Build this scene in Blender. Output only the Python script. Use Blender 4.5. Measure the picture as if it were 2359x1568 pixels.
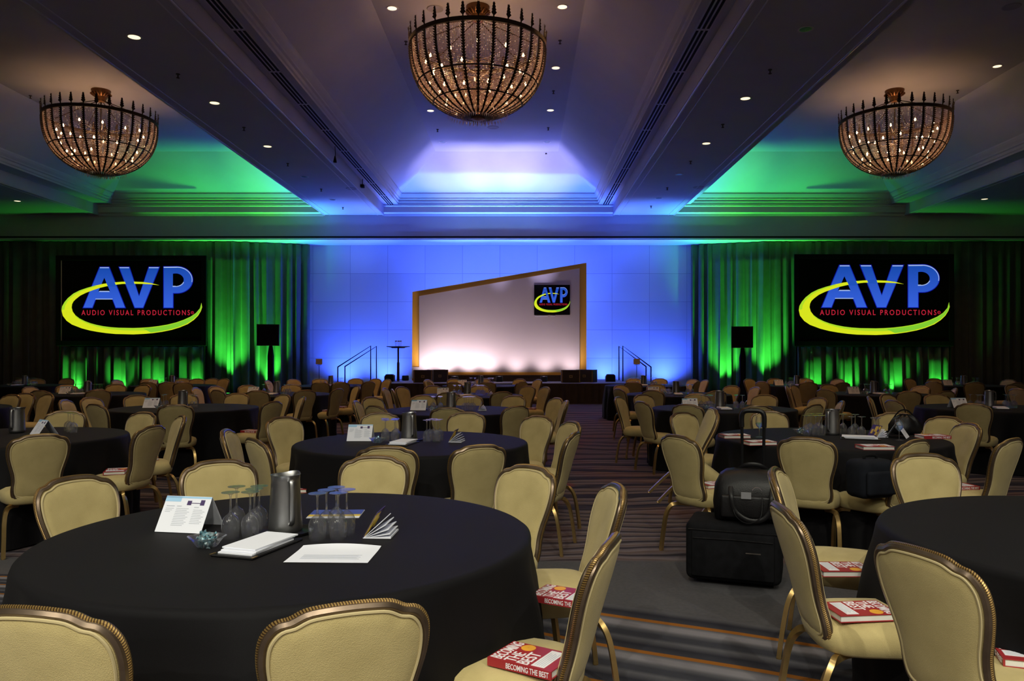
import bpy, bmesh, math, random
from math import sin, cos, pi, radians, atan2, hypot
from mathutils import Vector, Matrix

for o in list(bpy.data.objects):
    bpy.data.objects.remove(o)
SC = bpy.context.scene
COL = SC.collection
random.seed(7)

# ---------------------------------------------------------------- camera, world, exposure
CAMH = 1.444
F, CX, CY = 1800.0, 1203.0, 818.0          # focal length in pixels and vanishing point of the room axis
cd = bpy.data.cameras.new('camera')
cam = bpy.data.objects.new('camera', cd); COL.objects.link(cam)
cam.location = (0, 0, CAMH); cam.rotation_euler = (pi/2, 0, 0)
cd.sensor_width = 36.0; cd.lens = 36.0*F/2359.0
cd.shift_x = -(CX-2359/2)/2359.0
cd.shift_y = (CY-1568/2)/2359.0
cd.clip_end = 200
SC.camera = cam
SC.view_settings.view_transform = 'Standard'
SC.view_settings.look = 'None'
SC.view_settings.exposure = 0.0
SC.view_settings.gamma = 1.0
SC.view_settings.use_curve_mapping = False
W = bpy.data.worlds.new('world'); SC.world = W; W.use_nodes = True
W.node_tree.nodes['Background'].inputs[0].default_value = (.55, .5, .6, 1)
W.node_tree.nodes['Background'].inputs[1].default_value = 0.01

# light powers (W)
E_CAN_FAR, E_CAN_NEAR, E_REAR_FILL = 125, 85, 980
E_BLUE, E_SETBLUE, E_WHITE = 760, 520, 210
E_GREEN, E_GREENS = 1500, 170
E_CHAND = 60

def lamp(name, kind, loc, aim, power, color, size=.05, angle=60, blend=.6, parent=None):
    ld = bpy.data.lights.new(name, kind); ld.energy = power; ld.color = color
    if kind == 'SPOT':
        ld.spot_size = radians(angle); ld.spot_blend = blend
    ld.shadow_soft_size = size
    o = bpy.data.objects.new(name, ld); COL.objects.link(o)
    o.location = loc
    if aim is not None:
        o.rotation_euler = (Vector(aim)-Vector(loc)).to_track_quat('-Z', 'Y').to_euler()
    if parent: o.parent = parent
    return o

# ---------------------------------------------------------------- helpers
def P(px, py, D):
    return Vector(((px-CX)*D/F, D, CAMH-(py-CY)*D/F))
def lin(h):
    r = []
    for i in (0, 2, 4):
        c = int(h[i:i+2], 16)/255
        r.append(c/12.92 if c < .04045 else ((c+.055)/1.055)**2.4)
    return (*r, 1)

class MB:
    def __init__(s): s.v = []; s.f = []; s.uv = {}
    def add(s, vs, fs, uvs=None):
        n = len(s.v); s.v += [tuple(v) for v in vs]
        for i, f in enumerate(fs):
            if uvs: s.uv[len(s.f)] = uvs[i]
            s.f.append(tuple(a+n for a in f))
    def box(s, x0, x1, y0, y1, z0, z1, M=None):
        vs = [Vector((x, y, z)) for x in (x0, x1) for y in (y0, y1) for z in (z0, z1)]
        if M: vs = [M @ v for v in vs]
        s.add(vs, [(0,1,3,2),(4,6,7,5),(0,4,5,1),(2,3,7,6),(0,2,6,4),(1,5,7,3)])
    def rbox(s, x0, x1, y0, y1, z0, z1, r=.01, seg=2, M=None):
        bm = bmesh.new(); bmesh.ops.create_cube(bm, size=1)
        for v in bm.verts:
            v.co = Vector(((x0+x1)/2+v.co.x*(x1-x0), (y0+y1)/2+v.co.y*(y1-y0), (z0+z1)/2+v.co.z*(z1-z0)))
        bmesh.ops.bevel(bm, geom=bm.edges[:]+bm.verts[:], offset=r, segments=seg, profile=.5, affect='EDGES')
        if M: bmesh.ops.transform(bm, matrix=M, verts=bm.verts[:])
        bm.verts.index_update()
        s.add([v.co.copy() for v in bm.verts], [[v.index for v in f.verts] for f in bm.faces]); bm.free()
    def loft(s, rings, closed=True, cap=True):
        n = len(rings[0]); vs = [p for r in rings for p in r]; fs = []
        m = n if closed else n-1
        for i in range(len(rings)-1):
            for j in range(m):
                k = (j+1) % n
                fs.append((i*n+j, i*n+k, (i+1)*n+k, (i+1)*n+j))
        if cap and closed:
            fs.append(tuple(range(n-1, -1, -1))); fs.append(tuple((len(rings)-1)*n+j for j in range(n)))
        s.add(vs, fs)
    def lathe(s, prof, n=24, c=(0, 0, 0), cap=False, M=None):
        rings = []
        for r, z in prof:
            ring = [Vector((c[0]+r*cos(2*pi*k/n), c[1]+r*sin(2*pi*k/n), c[2]+z)) for k in range(n)]
            if M: ring = [M @ v for v in ring]
            rings.append(ring)
        s.loft(rings, True, cap)
    def tube(s, pts, rx, ry=None, n=8, closed=False, ref=(0, 1, 0), uv=False, rot=0, taper=None):
        ry = ry or rx; pts = [Vector(p) for p in pts]; N = len(pts); ref = Vector(ref); rings = []; L = [0]
        for i, p in enumerate(pts):
            a = pts[(i-1) % N] if (closed or i > 0) else pts[0]
            b = pts[(i+1) % N] if (closed or i < N-1) else pts[-1]
            t = (b-a).normalized()
            side = t.cross(ref)
            if side.length < 1e-4: side = t.cross(Vector((1, .1, 0)))
            side.normalize(); up = side.cross(t).normalized()
            k = taper(i/(N-1)) if taper else 1
            rings.append([p+side*cos(2*pi*j/n+rot)*rx*k+up*sin(2*pi*j/n+rot)*ry*k for j in range(n)])
            if i: L.append(L[-1]+(p-pts[i-1]).length)
        if closed: L.append(L[-1]+(pts[0]-pts[-1]).length)
        vs = [q for r in rings for q in r]; fs = []; uvs = []
        for i in range(N if closed else N-1):
            i2 = (i+1) % N
            for j in range(n):
                k = (j+1) % n
                fs.append((i*n+j, i*n+k, i2*n+k, i2*n+j))
                uvs.append([(L[i], j/n), (L[i], (j+1)/n), (L[i+1], (j+1)/n), (L[i+1], j/n)])
        if not closed:
            fs.append(tuple(range(n-1, -1, -1))); uvs.append([(0, 0)]*n)
            fs.append(tuple((N-1)*n+j for j in range(n))); uvs.append([(0, 0)]*n)
        s.add(vs, fs, uvs if uv else None)
    def prism(s, poly, y0, y1):          # polygon in xz, thick along y (y0 is the front)
        n = len(poly)
        vs = [(x, y0, z) for x, z in poly]+[(x, y1, z) for x, z in poly]
        fs = [tuple(range(n)), tuple(range(2*n-1, n-1, -1))]
        fs += [(i, n+i, n+(i+1) % n, (i+1) % n) for i in range(n)]
        s.add(vs, fs)
    def mesh(s, name, mat=None, smooth=True, angle=35):
        me = bpy.data.meshes.new(name); me.from_pydata(s.v, [], s.f)
        if s.uv:
            l = me.uv_layers.new(name='uv')
            for p in me.polygons:
                u = s.uv.get(p.index)
                if u:
                    for a, li in enumerate(p.loop_indices): l.data[li].uv = u[a]
        bm = bmesh.new(); bm.from_mesh(me)
        bmesh.ops.recalc_face_normals(bm, faces=bm.faces[:])
        bm.to_mesh(me); bm.free()
        if mat: me.materials.append(mat)
        if smooth:
            me.shade_smooth()
            me.set_sharp_from_angle(angle=radians(angle))
        me.update(); return me

def obj(name, me, parent=None, loc=None, rz=None):
    o = bpy.data.objects.new(name, me); COL.objects.link(o)
    if parent: o.parent = parent
    if loc is not None: o.location = loc
    if rz is not None: o.rotation_euler = (0, 0, rz)
    return o
def tag(o, label=None, cat=None, group=None, kind=None):
    if label: o['label'] = label
    if cat: o['category'] = cat
    if group: o['group'] = group
    if kind: o['kind'] = kind
    return o
def empty(name, loc=(0, 0, 0), rz=0):
    o = bpy.data.objects.new(name, None); COL.objects.link(o)
    o.location = loc; o.rotation_euler = (0, 0, rz); o.empty_display_size = .1
    return o
def copy_tree(o, parent=None):
    c = o.copy(); COL.objects.link(c)
    if parent: c.parent = parent
    for ch in list(o.children): copy_tree(ch, c)
    return c
def kill(o):
    for ch in list(o.children): kill(ch)
    bpy.data.objects.remove(o)
def place(o, loc, rz=0):
    o.location = loc; o.rotation_euler = (0, 0, rz); return o

# ---------------------------------------------------------------- materials
def mat(name, color=(.5, .5, .5, 1), rough=.5, metal=0, emit=None, es=0, spec=.5, sheen=0):
    m = bpy.data.materials.new(name); m.use_nodes = True
    b = m.node_tree.nodes['Principled BSDF']
    b.inputs['Base Color'].default_value = color if len(color) == 4 else (*color, 1)
    b.inputs['Roughness'].default_value = rough; b.inputs['Metallic'].default_value = metal
    b.inputs['Specular IOR Level'].default_value = spec
    if sheen: b.inputs['Sheen Weight'].default_value = sheen
    if emit:
        b.inputs['Emission Color'].default_value = emit if len(emit) == 4 else (*emit, 1)
        b.inputs['Emission Strength'].default_value = es
    return m
def nodes(m): return m.node_tree.nodes, m.node_tree.links, m.node_tree.nodes['Principled BSDF']
def noisy(m, c1, c2, scale=30, detail=3, bump=0, coord='Object', bscale=None):
    N, L, b = nodes(m)
    tc = N.new('ShaderNodeTexCoord'); nz = N.new('ShaderNodeTexNoise'); nz.inputs['Scale'].default_value = scale
    nz.inputs['Detail'].default_value = detail
    L.new(tc.outputs[coord], nz.inputs['Vector'])
    r = N.new('ShaderNodeValToRGB'); r.color_ramp.elements[0].color = c1; r.color_ramp.elements[1].color = c2
    r.color_ramp.elements[0].position = .3; r.color_ramp.elements[1].position = .7
    L.new(nz.outputs['Fac'], r.inputs[0]); L.new(r.outputs[0], b.inputs['Base Color'])
    if bump:
        n2 = N.new('ShaderNodeTexNoise'); n2.inputs['Scale'].default_value = bscale or scale*8
        L.new(tc.outputs[coord], n2.inputs['Vector'])
        bp = N.new('ShaderNodeBump'); bp.inputs['Strength'].default_value = bump; bp.inputs['Distance'].default_value = .003
        L.new(n2.outputs['Fac'], bp.inputs['Height']); L.new(bp.outputs[0], b.inputs['Normal'])
    return m
def glassy(name, color=(1, 1, 1), ior=1.45, gloss=1.0):
    m = bpy.data.materials.new(name); m.use_nodes = True
    N = m.node_tree.nodes; L = m.node_tree.links
    N.remove(N['Principled BSDF']); out = N['Material Output']
    t = N.new('ShaderNodeBsdfTransparent'); t.inputs[0].default_value = (*color, 1)
    g = N.new('ShaderNodeBsdfGlossy'); g.inputs['Roughness'].default_value = .16
    f = N.new('ShaderNodeLayerWeight'); f.inputs[0].default_value = .55
    mx = N.new('ShaderNodeMixShader')
    mu = N.new('ShaderNodeMath'); mu.operation = 'MULTIPLY'; mu.inputs[1].default_value = gloss
    L.new(f.outputs['Facing'], mu.inputs[0]); L.new(mu.outputs[0], mx.inputs[0])
    L.new(t.outputs[0], mx.inputs[1]); L.new(g.outputs[0], mx.inputs[2])
    rf = N.new('ShaderNodeBsdfGlass'); rf.inputs['IOR'].default_value = 1.3; rf.inputs['Roughness'].default_value = .04; rf.inputs[0].default_value = (*color, 1)
    m2 = N.new('ShaderNodeMixShader'); m2.inputs[0].default_value = .22
    L.new(mx.outputs[0], m2.inputs[1]); L.new(rf.outputs[0], m2.inputs[2])
    df = N.new('ShaderNodeBsdfDiffuse'); df.inputs[0].default_value = (.8, .82, .9, 1)
    m3 = N.new('ShaderNodeMixShader'); m3.inputs[0].default_value = .022
    L.new(m2.outputs[0], m3.inputs[1]); L.new(df.outputs[0], m3.inputs[2]); L.new(m3.outputs[0], out.inputs[0])
    return m

M = {}
M['ceil'] = noisy(mat('ceiling_paint', rough=.75), (.38, .38, .43, 1), (.41, .41, .46, 1), 1.2)
M['trim'] = mat('trim_paint', (.46, .45, .48), .4)
M['fabric'] = noisy(mat('beige_fabric', rough=.85, sheen=.1), (.44, .35, .15, 1), (.52, .42, .19, 1), 9, 4, .5, bscale=420)
M['piping'] = mat('piping_fabric', (.50, .41, .22), .7)
M['frame'] = noisy(mat('bronze_frame', rough=.32, metal=.75), (.12, .085, .06, 1), (.19, .14, .10, 1), 14)
M['gold'] = noisy(mat('gold_leg', rough=.30, metal=.9), (.50, .33, .12, 1), (.60, .42, .18, 1), 12)
def rope():
    m = mat('rope_gilding', (.3, .2, .1), .4, .6); N, L, b = nodes(m)
    uv = N.new('ShaderNodeUVMap'); sp = N.new('ShaderNodeSeparateXYZ'); L.new(uv.outputs[0], sp.inputs[0])
    a = N.new('ShaderNodeMath'); a.operation = 'MULTIPLY'; a.inputs[1].default_value = 150
    L.new(sp.outputs[0], a.inputs[0])
    c = N.new('ShaderNodeMath'); c.operation = 'ADD'; L.new(a.outputs[0], c.inputs[0])
    d = N.new('ShaderNodeMath'); d.operation = 'MULTIPLY'; d.inputs[1].default_value = 2; L.new(sp.outputs[1], d.inputs[0])
    L.new(d.outputs[0], c.inputs[1])
    f = N.new('ShaderNodeMath'); f.operation = 'FRACT'; L.new(c.outputs[0], f.inputs[0])
    r = N.new('ShaderNodeValToRGB'); r.color_ramp.elements[0].color = (.07, .035, .015, 1)
    r.color_ramp.elements[1].color = (.42, .27, .09, 1); r.color_ramp.elements[0].position = .35; r.color_ramp.elements[1].position = .55
    L.new(f.outputs[0], r.inputs[0]); L.new(r.outputs[0], b.inputs['Base Color'])
    bp = N.new('ShaderNodeBump'); bp.inputs['Strength'].default_value = .7; bp.inputs['Distance'].default_value = .004
    L.new(f.outputs[0], bp.inputs['Height']); L.new(bp.outputs[0], b.inputs['Normal'])
    return m
M['rope'] = rope()
M['cloth'] = noisy(mat('black_tablecloth', rough=.7, sheen=.012, spec=.16), (.0030, .0027, .0038, 1), (.0042, .0038, .0052, 1), 4, 3, .25, bscale=900)
M['black'] = mat('black_paint', (.006, .006, .007), .75, spec=.12)
M['blackcloth'] = noisy(mat('black_ballistic_fabric', rough=.85, spec=.15), (.0035, .0035, .0045, 1), (.007, .007, .009, 1), 20, 3, .4, bscale=500)
M['leather'] = noisy(mat('black_leather', rough=.42, spec=.3), (.004, .0038, .0045, 1), (.008, .0075, .009, 1), 10, 3, .3, bscale=160)
M['navy'] = noisy(mat('dark_blue_fabric', rough=.85, spec=.2), (.005, .006, .010, 1), (.009, .011, .017, 1), 14, 3, .3, bscale=300)
M['steel'] = noisy(mat('brushed_steel', rough=.38, metal=1), (.30, .30, .31, 1), (.42, .42, .43, 1), 8)
M['chrome'] = mat('chrome', (.7, .7, .72), .15, 1)
M['paper'] = mat('white_paper', (.80, .82, .92), .7)
M['ink'] = mat('grey_ink', (.50, .53, .62), .7)
M['sky_print'] = mat('light_blue_print', (.36, .60, .85), .7)
M['red'] = mat('red_cover', (.34, .025, .03), .4)
M['pages'] = mat('book_pages', (.70, .70, .66), .8)
M['white'] = mat('white_print', (.78, .76, .80), .6)
M['seal'] = mat('yellow_seal', (.80, .38, .04), .5)
M['yellow'] = mat('yellow_print', (.72, .50, .05), .5)
M['purple'] = mat('purple_print', (.05, .025, .12), .5)
M['blueprint'] = mat('blue_print', (.05, .08, .32), .5)
M['glass'] = glassy('clear_glass', (.96, .96, .97), gloss=.45)
M['candy'] = noisy(mat('foil_candy', rough=.2, metal=.6), (.03, .22, .30, 1), (.55, .65, .68, 1), 60, 1)
M['drape'] = noisy(mat('dark_drape', rough=.85, sheen=.1), (.07, .08, .075, 1), (.09, .10, .095, 1), 3, 4, .3, bscale=60)
M['skirt'] = noisy(mat('stage_skirt', rough=.8), (.022, .016, .012, 1), (.035, .026, .02, 1), 4)
M['stagetop'] = noisy(mat('stage_deck', rough=.7), (.16, .15, .15, 1), (.2, .19, .19, 1), 3)
M['setyellow'] = mat('golden_yellow_frame', (.85, .45, .04), .65)
M['setwhite'] = noisy(mat('white_backdrop', rough=.7), (.60, .54, .52, 1), (.63, .57, .55, 1), 1)
M['brownbox'] = noisy(mat('brown_cabinet', rough=.55), (.045, .028, .015, 1), (.06, .038, .02, 1), 20)
M['brownstrip'] = mat('tan_edge_strip', (.25, .17, .06), .5)
M['bead'] = None
M['darkbronze'] = mat('dark_bronze', (.045, .028, .018), .5, .6)
M['canopy'] = mat('gilt_canopy', (.22, .10, .04), .45, .7)
M['bulb'] = mat('warm_bulb', (1, .8, .5), .4, emit=(1, .62, .30), es=14)
M['lens'] = mat('lit_lens', (.9, .8, .6), .5, emit=(1, .80, .52), es=1.5)
M['lensoff'] = mat('dark_reflector', (.25, .25, .3), .25, .8)
M['lightbody'] = mat('fixture_black', (.01, .01, .01), .6)
def emis(name, c, s): return mat(name, (.02, .02, .02), .6, emit=c, es=s)
M['eblue'] = emis('blue_led_lens', (.05, .15, 1), 6)
M['egreen'] = emis('green_led_lens', (.1, 1, .1), 5)
M['ewhite'] = emis('white_led_lens', (1, .9, .95), 6)
M['tan'] = mat('cream_card', (.55, .47, .32), .7)
M['amber'] = mat('amber_band', (.25, .12, .05), .3)
def bead_mat(k=(.62, .50, .46), f=.65):
    m = mat('crystal_bead', (.75, .60, .50), .12, .0, spec=1)
    N, L, b = nodes(m)
    tr = N.new('ShaderNodeBsdfTranslucent'); tr.inputs[0].default_value = (*k, 1)
    mx = N.new('ShaderNodeMixShader'); mx.inputs[0].default_value = f
    out = N['Material Output']; L.new(b.outputs[0], mx.inputs[1]); L.new(tr.outputs[0], mx.inputs[2]); L.new(mx.outputs[0], out.inputs[0])
    return m
M['bead'] = bead_mat()
M['bead_painted_sparkle'] = bead_mat((1, .97, .9), .95)  # brighter copy for random beads, crystal sparkle put into the colour
def panel_wall():
    m = mat('white_wall_panels', (.55, .55, .58), .7); N, L, b = nodes(m)
    tc = N.new('ShaderNodeTexCoord'); mp = N.new('ShaderNodeMapping'); mp.inputs['Rotation'].default_value = (-pi/2, 0, 0)
    mp.inputs['Location'].default_value = (.8, .68, 0)
    L.new(tc.outputs['Object'], mp.inputs[0])
    br = N.new('ShaderNodeTexBrick'); br.offset = 0; br.inputs['Scale'].default_value = 1
    br.inputs['Brick Width'].default_value = 1.34; br.inputs['Row Height'].default_value = 1.01
    br.inputs['Mortar Size'].default_value = .009; br.inputs['Mortar Smooth'].default_value = .4
    br.inputs['Color1'].default_value = (.50, .50, .54, 1); br.inputs['Color2'].default_value = (.58, .58, .61, 1)
    br.inputs['Mortar'].default_value = (.30, .30, .36, 1)
    L.new(mp.outputs[0], br.inputs['Vector']); L.new(br.outputs['Color'], b.inputs['Base Color'])
    return m
M['wall'] = panel_wall()
M['plain'] = mat('grey_wall', (.30, .28, .28), .8)
def carpet():
    m = mat('striped_carpet', (.1, .1, .1), .95, spec=.15); N, L, b = nodes(m)
    def math_(op, a, c=None, d=None):
        n = N.new('ShaderNodeMath'); n.operation = op
        for i, v in enumerate((a, c, d)):
            if v is None: continue
            if isinstance(v, (int, float)): n.inputs[i].default_value = v
            else: L.new(v, n.inputs[i])
        return n.outputs[0]
    def maprange(v, a, b_, c=0, d=1, t='SMOOTHSTEP'):
        n = N.new('ShaderNodeMapRange'); n.interpolation_type = t
        L.new(v, n.inputs[0])
        for i, q in enumerate((a, b_, c, d)): n.inputs[i+1].default_value = q
        return n.outputs[0]
    def ramp(v, els, interp='LINEAR'):
        r = N.new('ShaderNodeValToRGB'); r.color_ramp.interpolation = interp
        e = r.color_ramp.elements
        e[0].position, e[0].color = els[0][0], els[0][1]; e[1].position, e[1].color = els[-1][0], els[-1][1]
        for p, c in els[1:-1]:
            q = e.new(p); q.color = c
        L.new(v, r.inputs[0]); return r.outputs[0]
    def mix(f, a, c):
        n = N.new('ShaderNodeMix'); n.data_type = 'RGBA'
        if isinstance(f, (int, float)): n.inputs[0].default_value = f
        else: L.new(f, n.inputs[0])
        for i, v in ((6, a), (7, c)):
            if isinstance(v, tuple): n.inputs[i].default_value = v
            else: L.new(v, n.inputs[i])
        return n.outputs[2]
    def noise(vec, sc, det=2, w=None):
        n = N.new('ShaderNodeTexNoise'); n.inputs['Scale'].default_value = sc; n.inputs['Detail'].default_value = det
        L.new(vec, n.inputs['Vector']); return n.outputs['Fac']
    tc = N.new('ShaderNodeTexCoord'); sp = N.new('ShaderNodeSeparateXYZ'); L.new(tc.outputs['Object'], sp.inputs[0])
    X, Y = sp.outputs[0], sp.outputs[1]
    tilt = maprange(Y, 4.2, 5.7, .5, 0.02)
    v = math_('ADD', Y, math_('MULTIPLY', math_('SUBTRACT', X, .5), tilt))
    wob = noise(tc.outputs['Object'], .35, 2)
    v = math_('ADD', v, math_('MULTIPLY', math_('SUBTRACT', wob, .5), .25))
    # bands near: grey / dark / orange
    d1, d2, g1, g2, orr = (.035, .036, .046, 1), (.020, .020, .028, 1), (.085, .084, .095, 1), (.19, .18, .20, 1), (.26, .095, .014, 1)
    per = math_('FRACT', math_('MULTIPLY', math_('SUBTRACT', v, 4.345), 2.05))
    near = ramp(per, [(0, orr), (.075, orr), (.09, d1), (.25, d2), (.42, g1), (.5, d1), (.62, d1), (.72, g1), (.80, g2), (.90, g2), (.985, g1), (1, orr)])
    v2 = math_('ADD', v, math_('MULTIPLY', noise(tc.outputs['Object'], .8, 2), .55))
    v2 = math_('ADD', v2, math_('MULTIPLY', noise(tc.outputs['Object'], 2.2, 1), .10))
    fine = math_('FRACT', math_('MULTIPLY', v2, 5.2))
    mid = ramp(fine, [(0, (.02, .018, .024, 1)), (.10, (.03, .024, .03, 1)), (.22, (.11, .09, .10, 1)), (.48, (.10, .07, .065, 1)), (.62, (.15, .125, .135, 1)), (.86, (.09, .075, .09, 1)), (1, (.02, .018, .024, 1))])
    redmask = maprange(noise(tc.outputs['Object'], .6, 2), .45, .62)
    mid = mix(math_('MULTIPLY', redmask, .35), mid, (.13, .045, .03, 1))
    # plain grey field
    grey = mix(noise(tc.outputs['Object'], 40, 4), (.055, .055, .062, 1), (.095, .09, .095, 1))
    # dark curled swirls
    dist = N.new('ShaderNodeTexWave'); dist.wave_type = 'RINGS'; dist.inputs['Scale'].default_value = .55
    dist.inputs['Distortion'].default_value = 7; dist.inputs['Detail'].default_value = 1.5; dist.inputs['Detail Scale'].default_value = .8
    L.new(tc.outputs['Object'], dist.inputs['Vector'])
    sw = maprange(dist.outputs['Fac'], .12, .34, 1, 0)
    far = mix(math_('MULTIPLY', sw, .85), mid, (.012, .014, .03, 1))
    flower = maprange(noise(tc.outputs['Object'], .9, 1), .66, .72)
    far = mix(math_('MULTIPLY', flower, .6), far, (.16, .02, .03, 1))
    farcol = mix(maprange(Y, 6.8, 7.6), mid, far)
    a = mix(maprange(v, 4.48, 4.60), near, grey)
    c = mix(maprange(v, 5.45, 5.52), a, farcol)
    L.new(c, b.inputs['Base Color'])
    bp = N.new('ShaderNodeBump'); bp.inputs['Strength'].default_value = .6; bp.inputs['Distance'].default_value = .004
    L.new(noise(tc.outputs['Object'], 260, 2), bp.inputs['Height']); L.new(bp.outputs[0], b.inputs['Normal'])
    return m
M['carpet'] = carpet()

# ---------------------------------------------------------------- room shell
XL, XR, YN, YW = -23.0, 21.0, -16.0, 28.0
Z_SOF, Z_BAND, Z_TOP, Z_LOW = 6.24, 6.58, 7.95, 5.38
def struct(name, mb, m, smooth=False):
    return tag(obj(name, mb.mesh(name, m, smooth)), kind='structure')
b = MB(); b.box(XL, XR, YN, YW+.2, -.2, 0); struct('floor', b, M['carpet'])
b = MB(); b.box(XL, XR, YW, YW+.2, 0, Z_LOW+.4); struct('wall_back', b, M['wall'])
b = MB(); b.box(XL-.2, XL, YN, YW+.2, -.2, 8.2); struct('wall_left', b, M['plain'])
b = MB(); b.box(XR, XR+.2, YN, YW+.2, -.2, 8.2); struct('wall_right', b, M['plain'])
b = MB(); b.box(XL, XR, YN-.2, YN, -.2, 8.2); struct('wall_front', b, M['plain'])
YH = 26.7
coffers = [(-14.45, -6.79), (-4.72, 3.10), (5.22, 13.05)]      # openings in the soffit
b = MB()
xs = [XL]+[c for p in coffers for c in p]+[XR]
for i in range(0, len(xs), 2):                                 # soffit beams running towards the stage
    b.box(xs[i], xs[i+1], YN, YH, Z_SOF, Z_TOP+.25)
levels = [(.004, .004, Z_SOF+.01), (.004, .004, Z_BAND), (.50, .16, Z_BAND), (.50, .16, 6.63), (.53, .19, 6.65), (.53, .19, 6.72), (.57, .23, 6.74),
          (.57, .23, 6.78), (.62, .27, 6.84), (.65, .30, 6.90), (.65, .30, 6.94), (.70, .34, 6.98), (1.95, 1.75, Z_TOP)]
for x0, x1 in coffers:
    rings = []
    for ix, iy, z in levels:
        rings.append([Vector((x0+ix, YH-iy, z)), Vector((x1-ix, YH-iy, z)), Vector((x1-ix, YN, z)), Vector((x0+ix, YN, z))])
    n = len(rings); vs = [p for r in rings for p in r]; fs = []
    for i in range(n-1):
        for j in (0, 1, 3):
            k = (j+1) % 4; fs.append((i*4+j, i*4+k, (i+1)*4+k, (i+1)*4+j))
    fs.append(((n-1)*4, (n-1)*4+1, (n-1)*4+2, (n-1)*4+3))
    b.add(vs, fs)
b.box(XL, XR, YH, YW+.2, Z_LOW, Z_TOP+.25)                        # lowered bulkhead before the back wall
struct('ceiling', b, M['ceil'])
# roof over everything so that nothing leaks
b = MB(); b.box(XL-.2, XR+.2, YN-.2, YW+.2, Z_TOP+.3, Z_TOP+.4); struct('ceiling_slab', b, M['ceil'])
bpy.data.objects['ceiling_slab'].name = 'ceiling_roof'
# mouldings
def strip_profile(name, prof, x0, x1):
    b = MB(); rings = [[Vector((x, y, z)) for y, z in prof] for x in (x0, x1)]; b.loft(rings); struct(name, b, M['trim'])
segs = [(XL, -14.45), (-14.45, -6.79), (-4.72, 3.10), (5.22, 13.05), (13.05, XR)]
k = 1
for x0, x1 in coffers:
    strip_profile('trim_%d' % k, [(YH, 6.20), (YH-.03, 6.20), (YH-.05, 6.27), (YH-.10, 6.31), (YH-.10, 6.50), (YH-.13, 6.53), (YH-.13, 6.575), (YH, 6.575)], x0+.002, x1-.002); k += 1
strip_profile('trim_%d' % k, [(YH-.002, 5.38), (YH-.05, 5.38), (YH-.05, 5.42), (YH-.02, 5.44), (YH-.002, 5.45)], XL, XR); k += 1
b = MB(); b.box(XL, XR, YH-.004, YH+.01, 5.455, 5.51); struct('trim_%d' % k, b, M['black']); k += 1  # black strip painted in for the shadow gap above the lower moulding
for x0, x1 in coffers:                                          # beads along the beams
    for x in (x0, x1):
        s = -1 if x == x0 else 1
        b = MB(); b.tube([(x+s*.03, YN, Z_SOF), (x+s*.03, YH, Z_SOF)], .022, n=8, ref=(0, 0, 1)); struct('trim_%d' % k, b, M['trim'], True); k += 1
        b = MB(); b.tube([(x+s*.22, YN, Z_SOF), (x+s*.22, YH, Z_SOF)], .014, n=8, ref=(0, 0, 1)); struct('trim_%d' % k, b, M['trim'], True); k += 1

# slot vents in the coffer bands
b = MB()
for i in range(3): b.box(-.10+.065*i, -.065+.065*i, -.88, .88, -.006, .002)
b.box(-.125, .09, -.9, .9, .0, .003)
vent_bm = MB()
for i in range(3): vent_bm.box(-.10+.075*i, -.06+.075*i, -.87, .87, -.008, 0)
slot_me = vent_bm.mesh('slot', M['black'], False)
vf = MB(); vf.box(-.13, .12, -.90, .90, 0.0, .004)
ventf_me = vf.mesh('vent_plate', M['trim'], False)
bands = [(-4.72+.25, 'left edge of the central ceiling coffer'), (3.10-.25, 'right edge of the central ceiling coffer'),
         (5.22+.25, 'inner edge of the right ceiling coffer'), (-6.79-.25, 'inner edge of the left ceiling coffer')]
for x, d in bands:
    for j in range(9):
        y = 11.4+1.83*j
        v = empty('slot_vent', (x, y, Z_BAND-.004)); obj('vent_plate', ventf_me, v); obj('slot', slot_me, v)
        ordn = ['nearest', 'second nearest', 'third nearest', 'fourth nearest', 'middle', 'fourth from the stage', 'third from the stage', 'second from the stage', 'farthest'][j]
        tag(v, 'black three-slot vent, %s, %s' % (ordn, d), 'vent', 'slot vents of the ceiling coffers')

# ---------------------------------------------------------------- recessed lights
ring_b = MB(); ring_b.lathe([(.085, -.001), (.105, -.008), (.115, -.006), (.118, 0)], 28); ring_me = ring_b.mesh('trim_ring', M['trim'])
lens_b = MB(); lens_b.lathe([(.002, -.003), (.06, -.004), (.088, -.002)], 28); lens_me = lens_b.mesh('lens', M['lens']); lensoff_me = lens_b.mesh('reflector', M['lensoff'])
WARM, NEUT = (1, .50, .18), (1, .97, .80)
cans = []
def can(x, y, z, on, label, power=None, color=WARM, angle=120):
    c = empty('recessed_light', (x, y, z-.001)); obj('trim_ring', ring_me, c)
    obj('lens' if on else 'reflector', lens_me if on else lensoff_me, c)
    tag(c, label, 'ceiling light', 'recessed ceiling lights')
    if on: lamp('bulb_light', 'SPOT', (x, y, z-.03), (x, y, 0), power or E_CAN_FAR, color, .06, angle, .8)
    return c
for y, on, d in ((11.78, 1, 'nearest lit'), (14.86, 1, 'middle lit'), (17.95, 1, 'farthest lit'), (21.0, 0, 'nearest unlit'), (24.1, 0, 'farthest unlit')):
    can(-5.85, y, Z_SOF, on, 'round recessed ceiling light on the left beam, %s one' % d, color=(1, .66, .34) if y < 13 else WARM)
for y, on, d in ((11.5, 0, 'unlit one nearest the camera'), (14.6, 1, 'nearest lit one'), (17.7, 1, 'farthest lit one'), (20.75, 0, 'nearest unlit one beyond the lit pair'), (23.85, 0, 'unlit one nearest the stage')):
    can(4.17, y, Z_SOF, on, 'round recessed ceiling light on the right beam, %s' % d)
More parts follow.
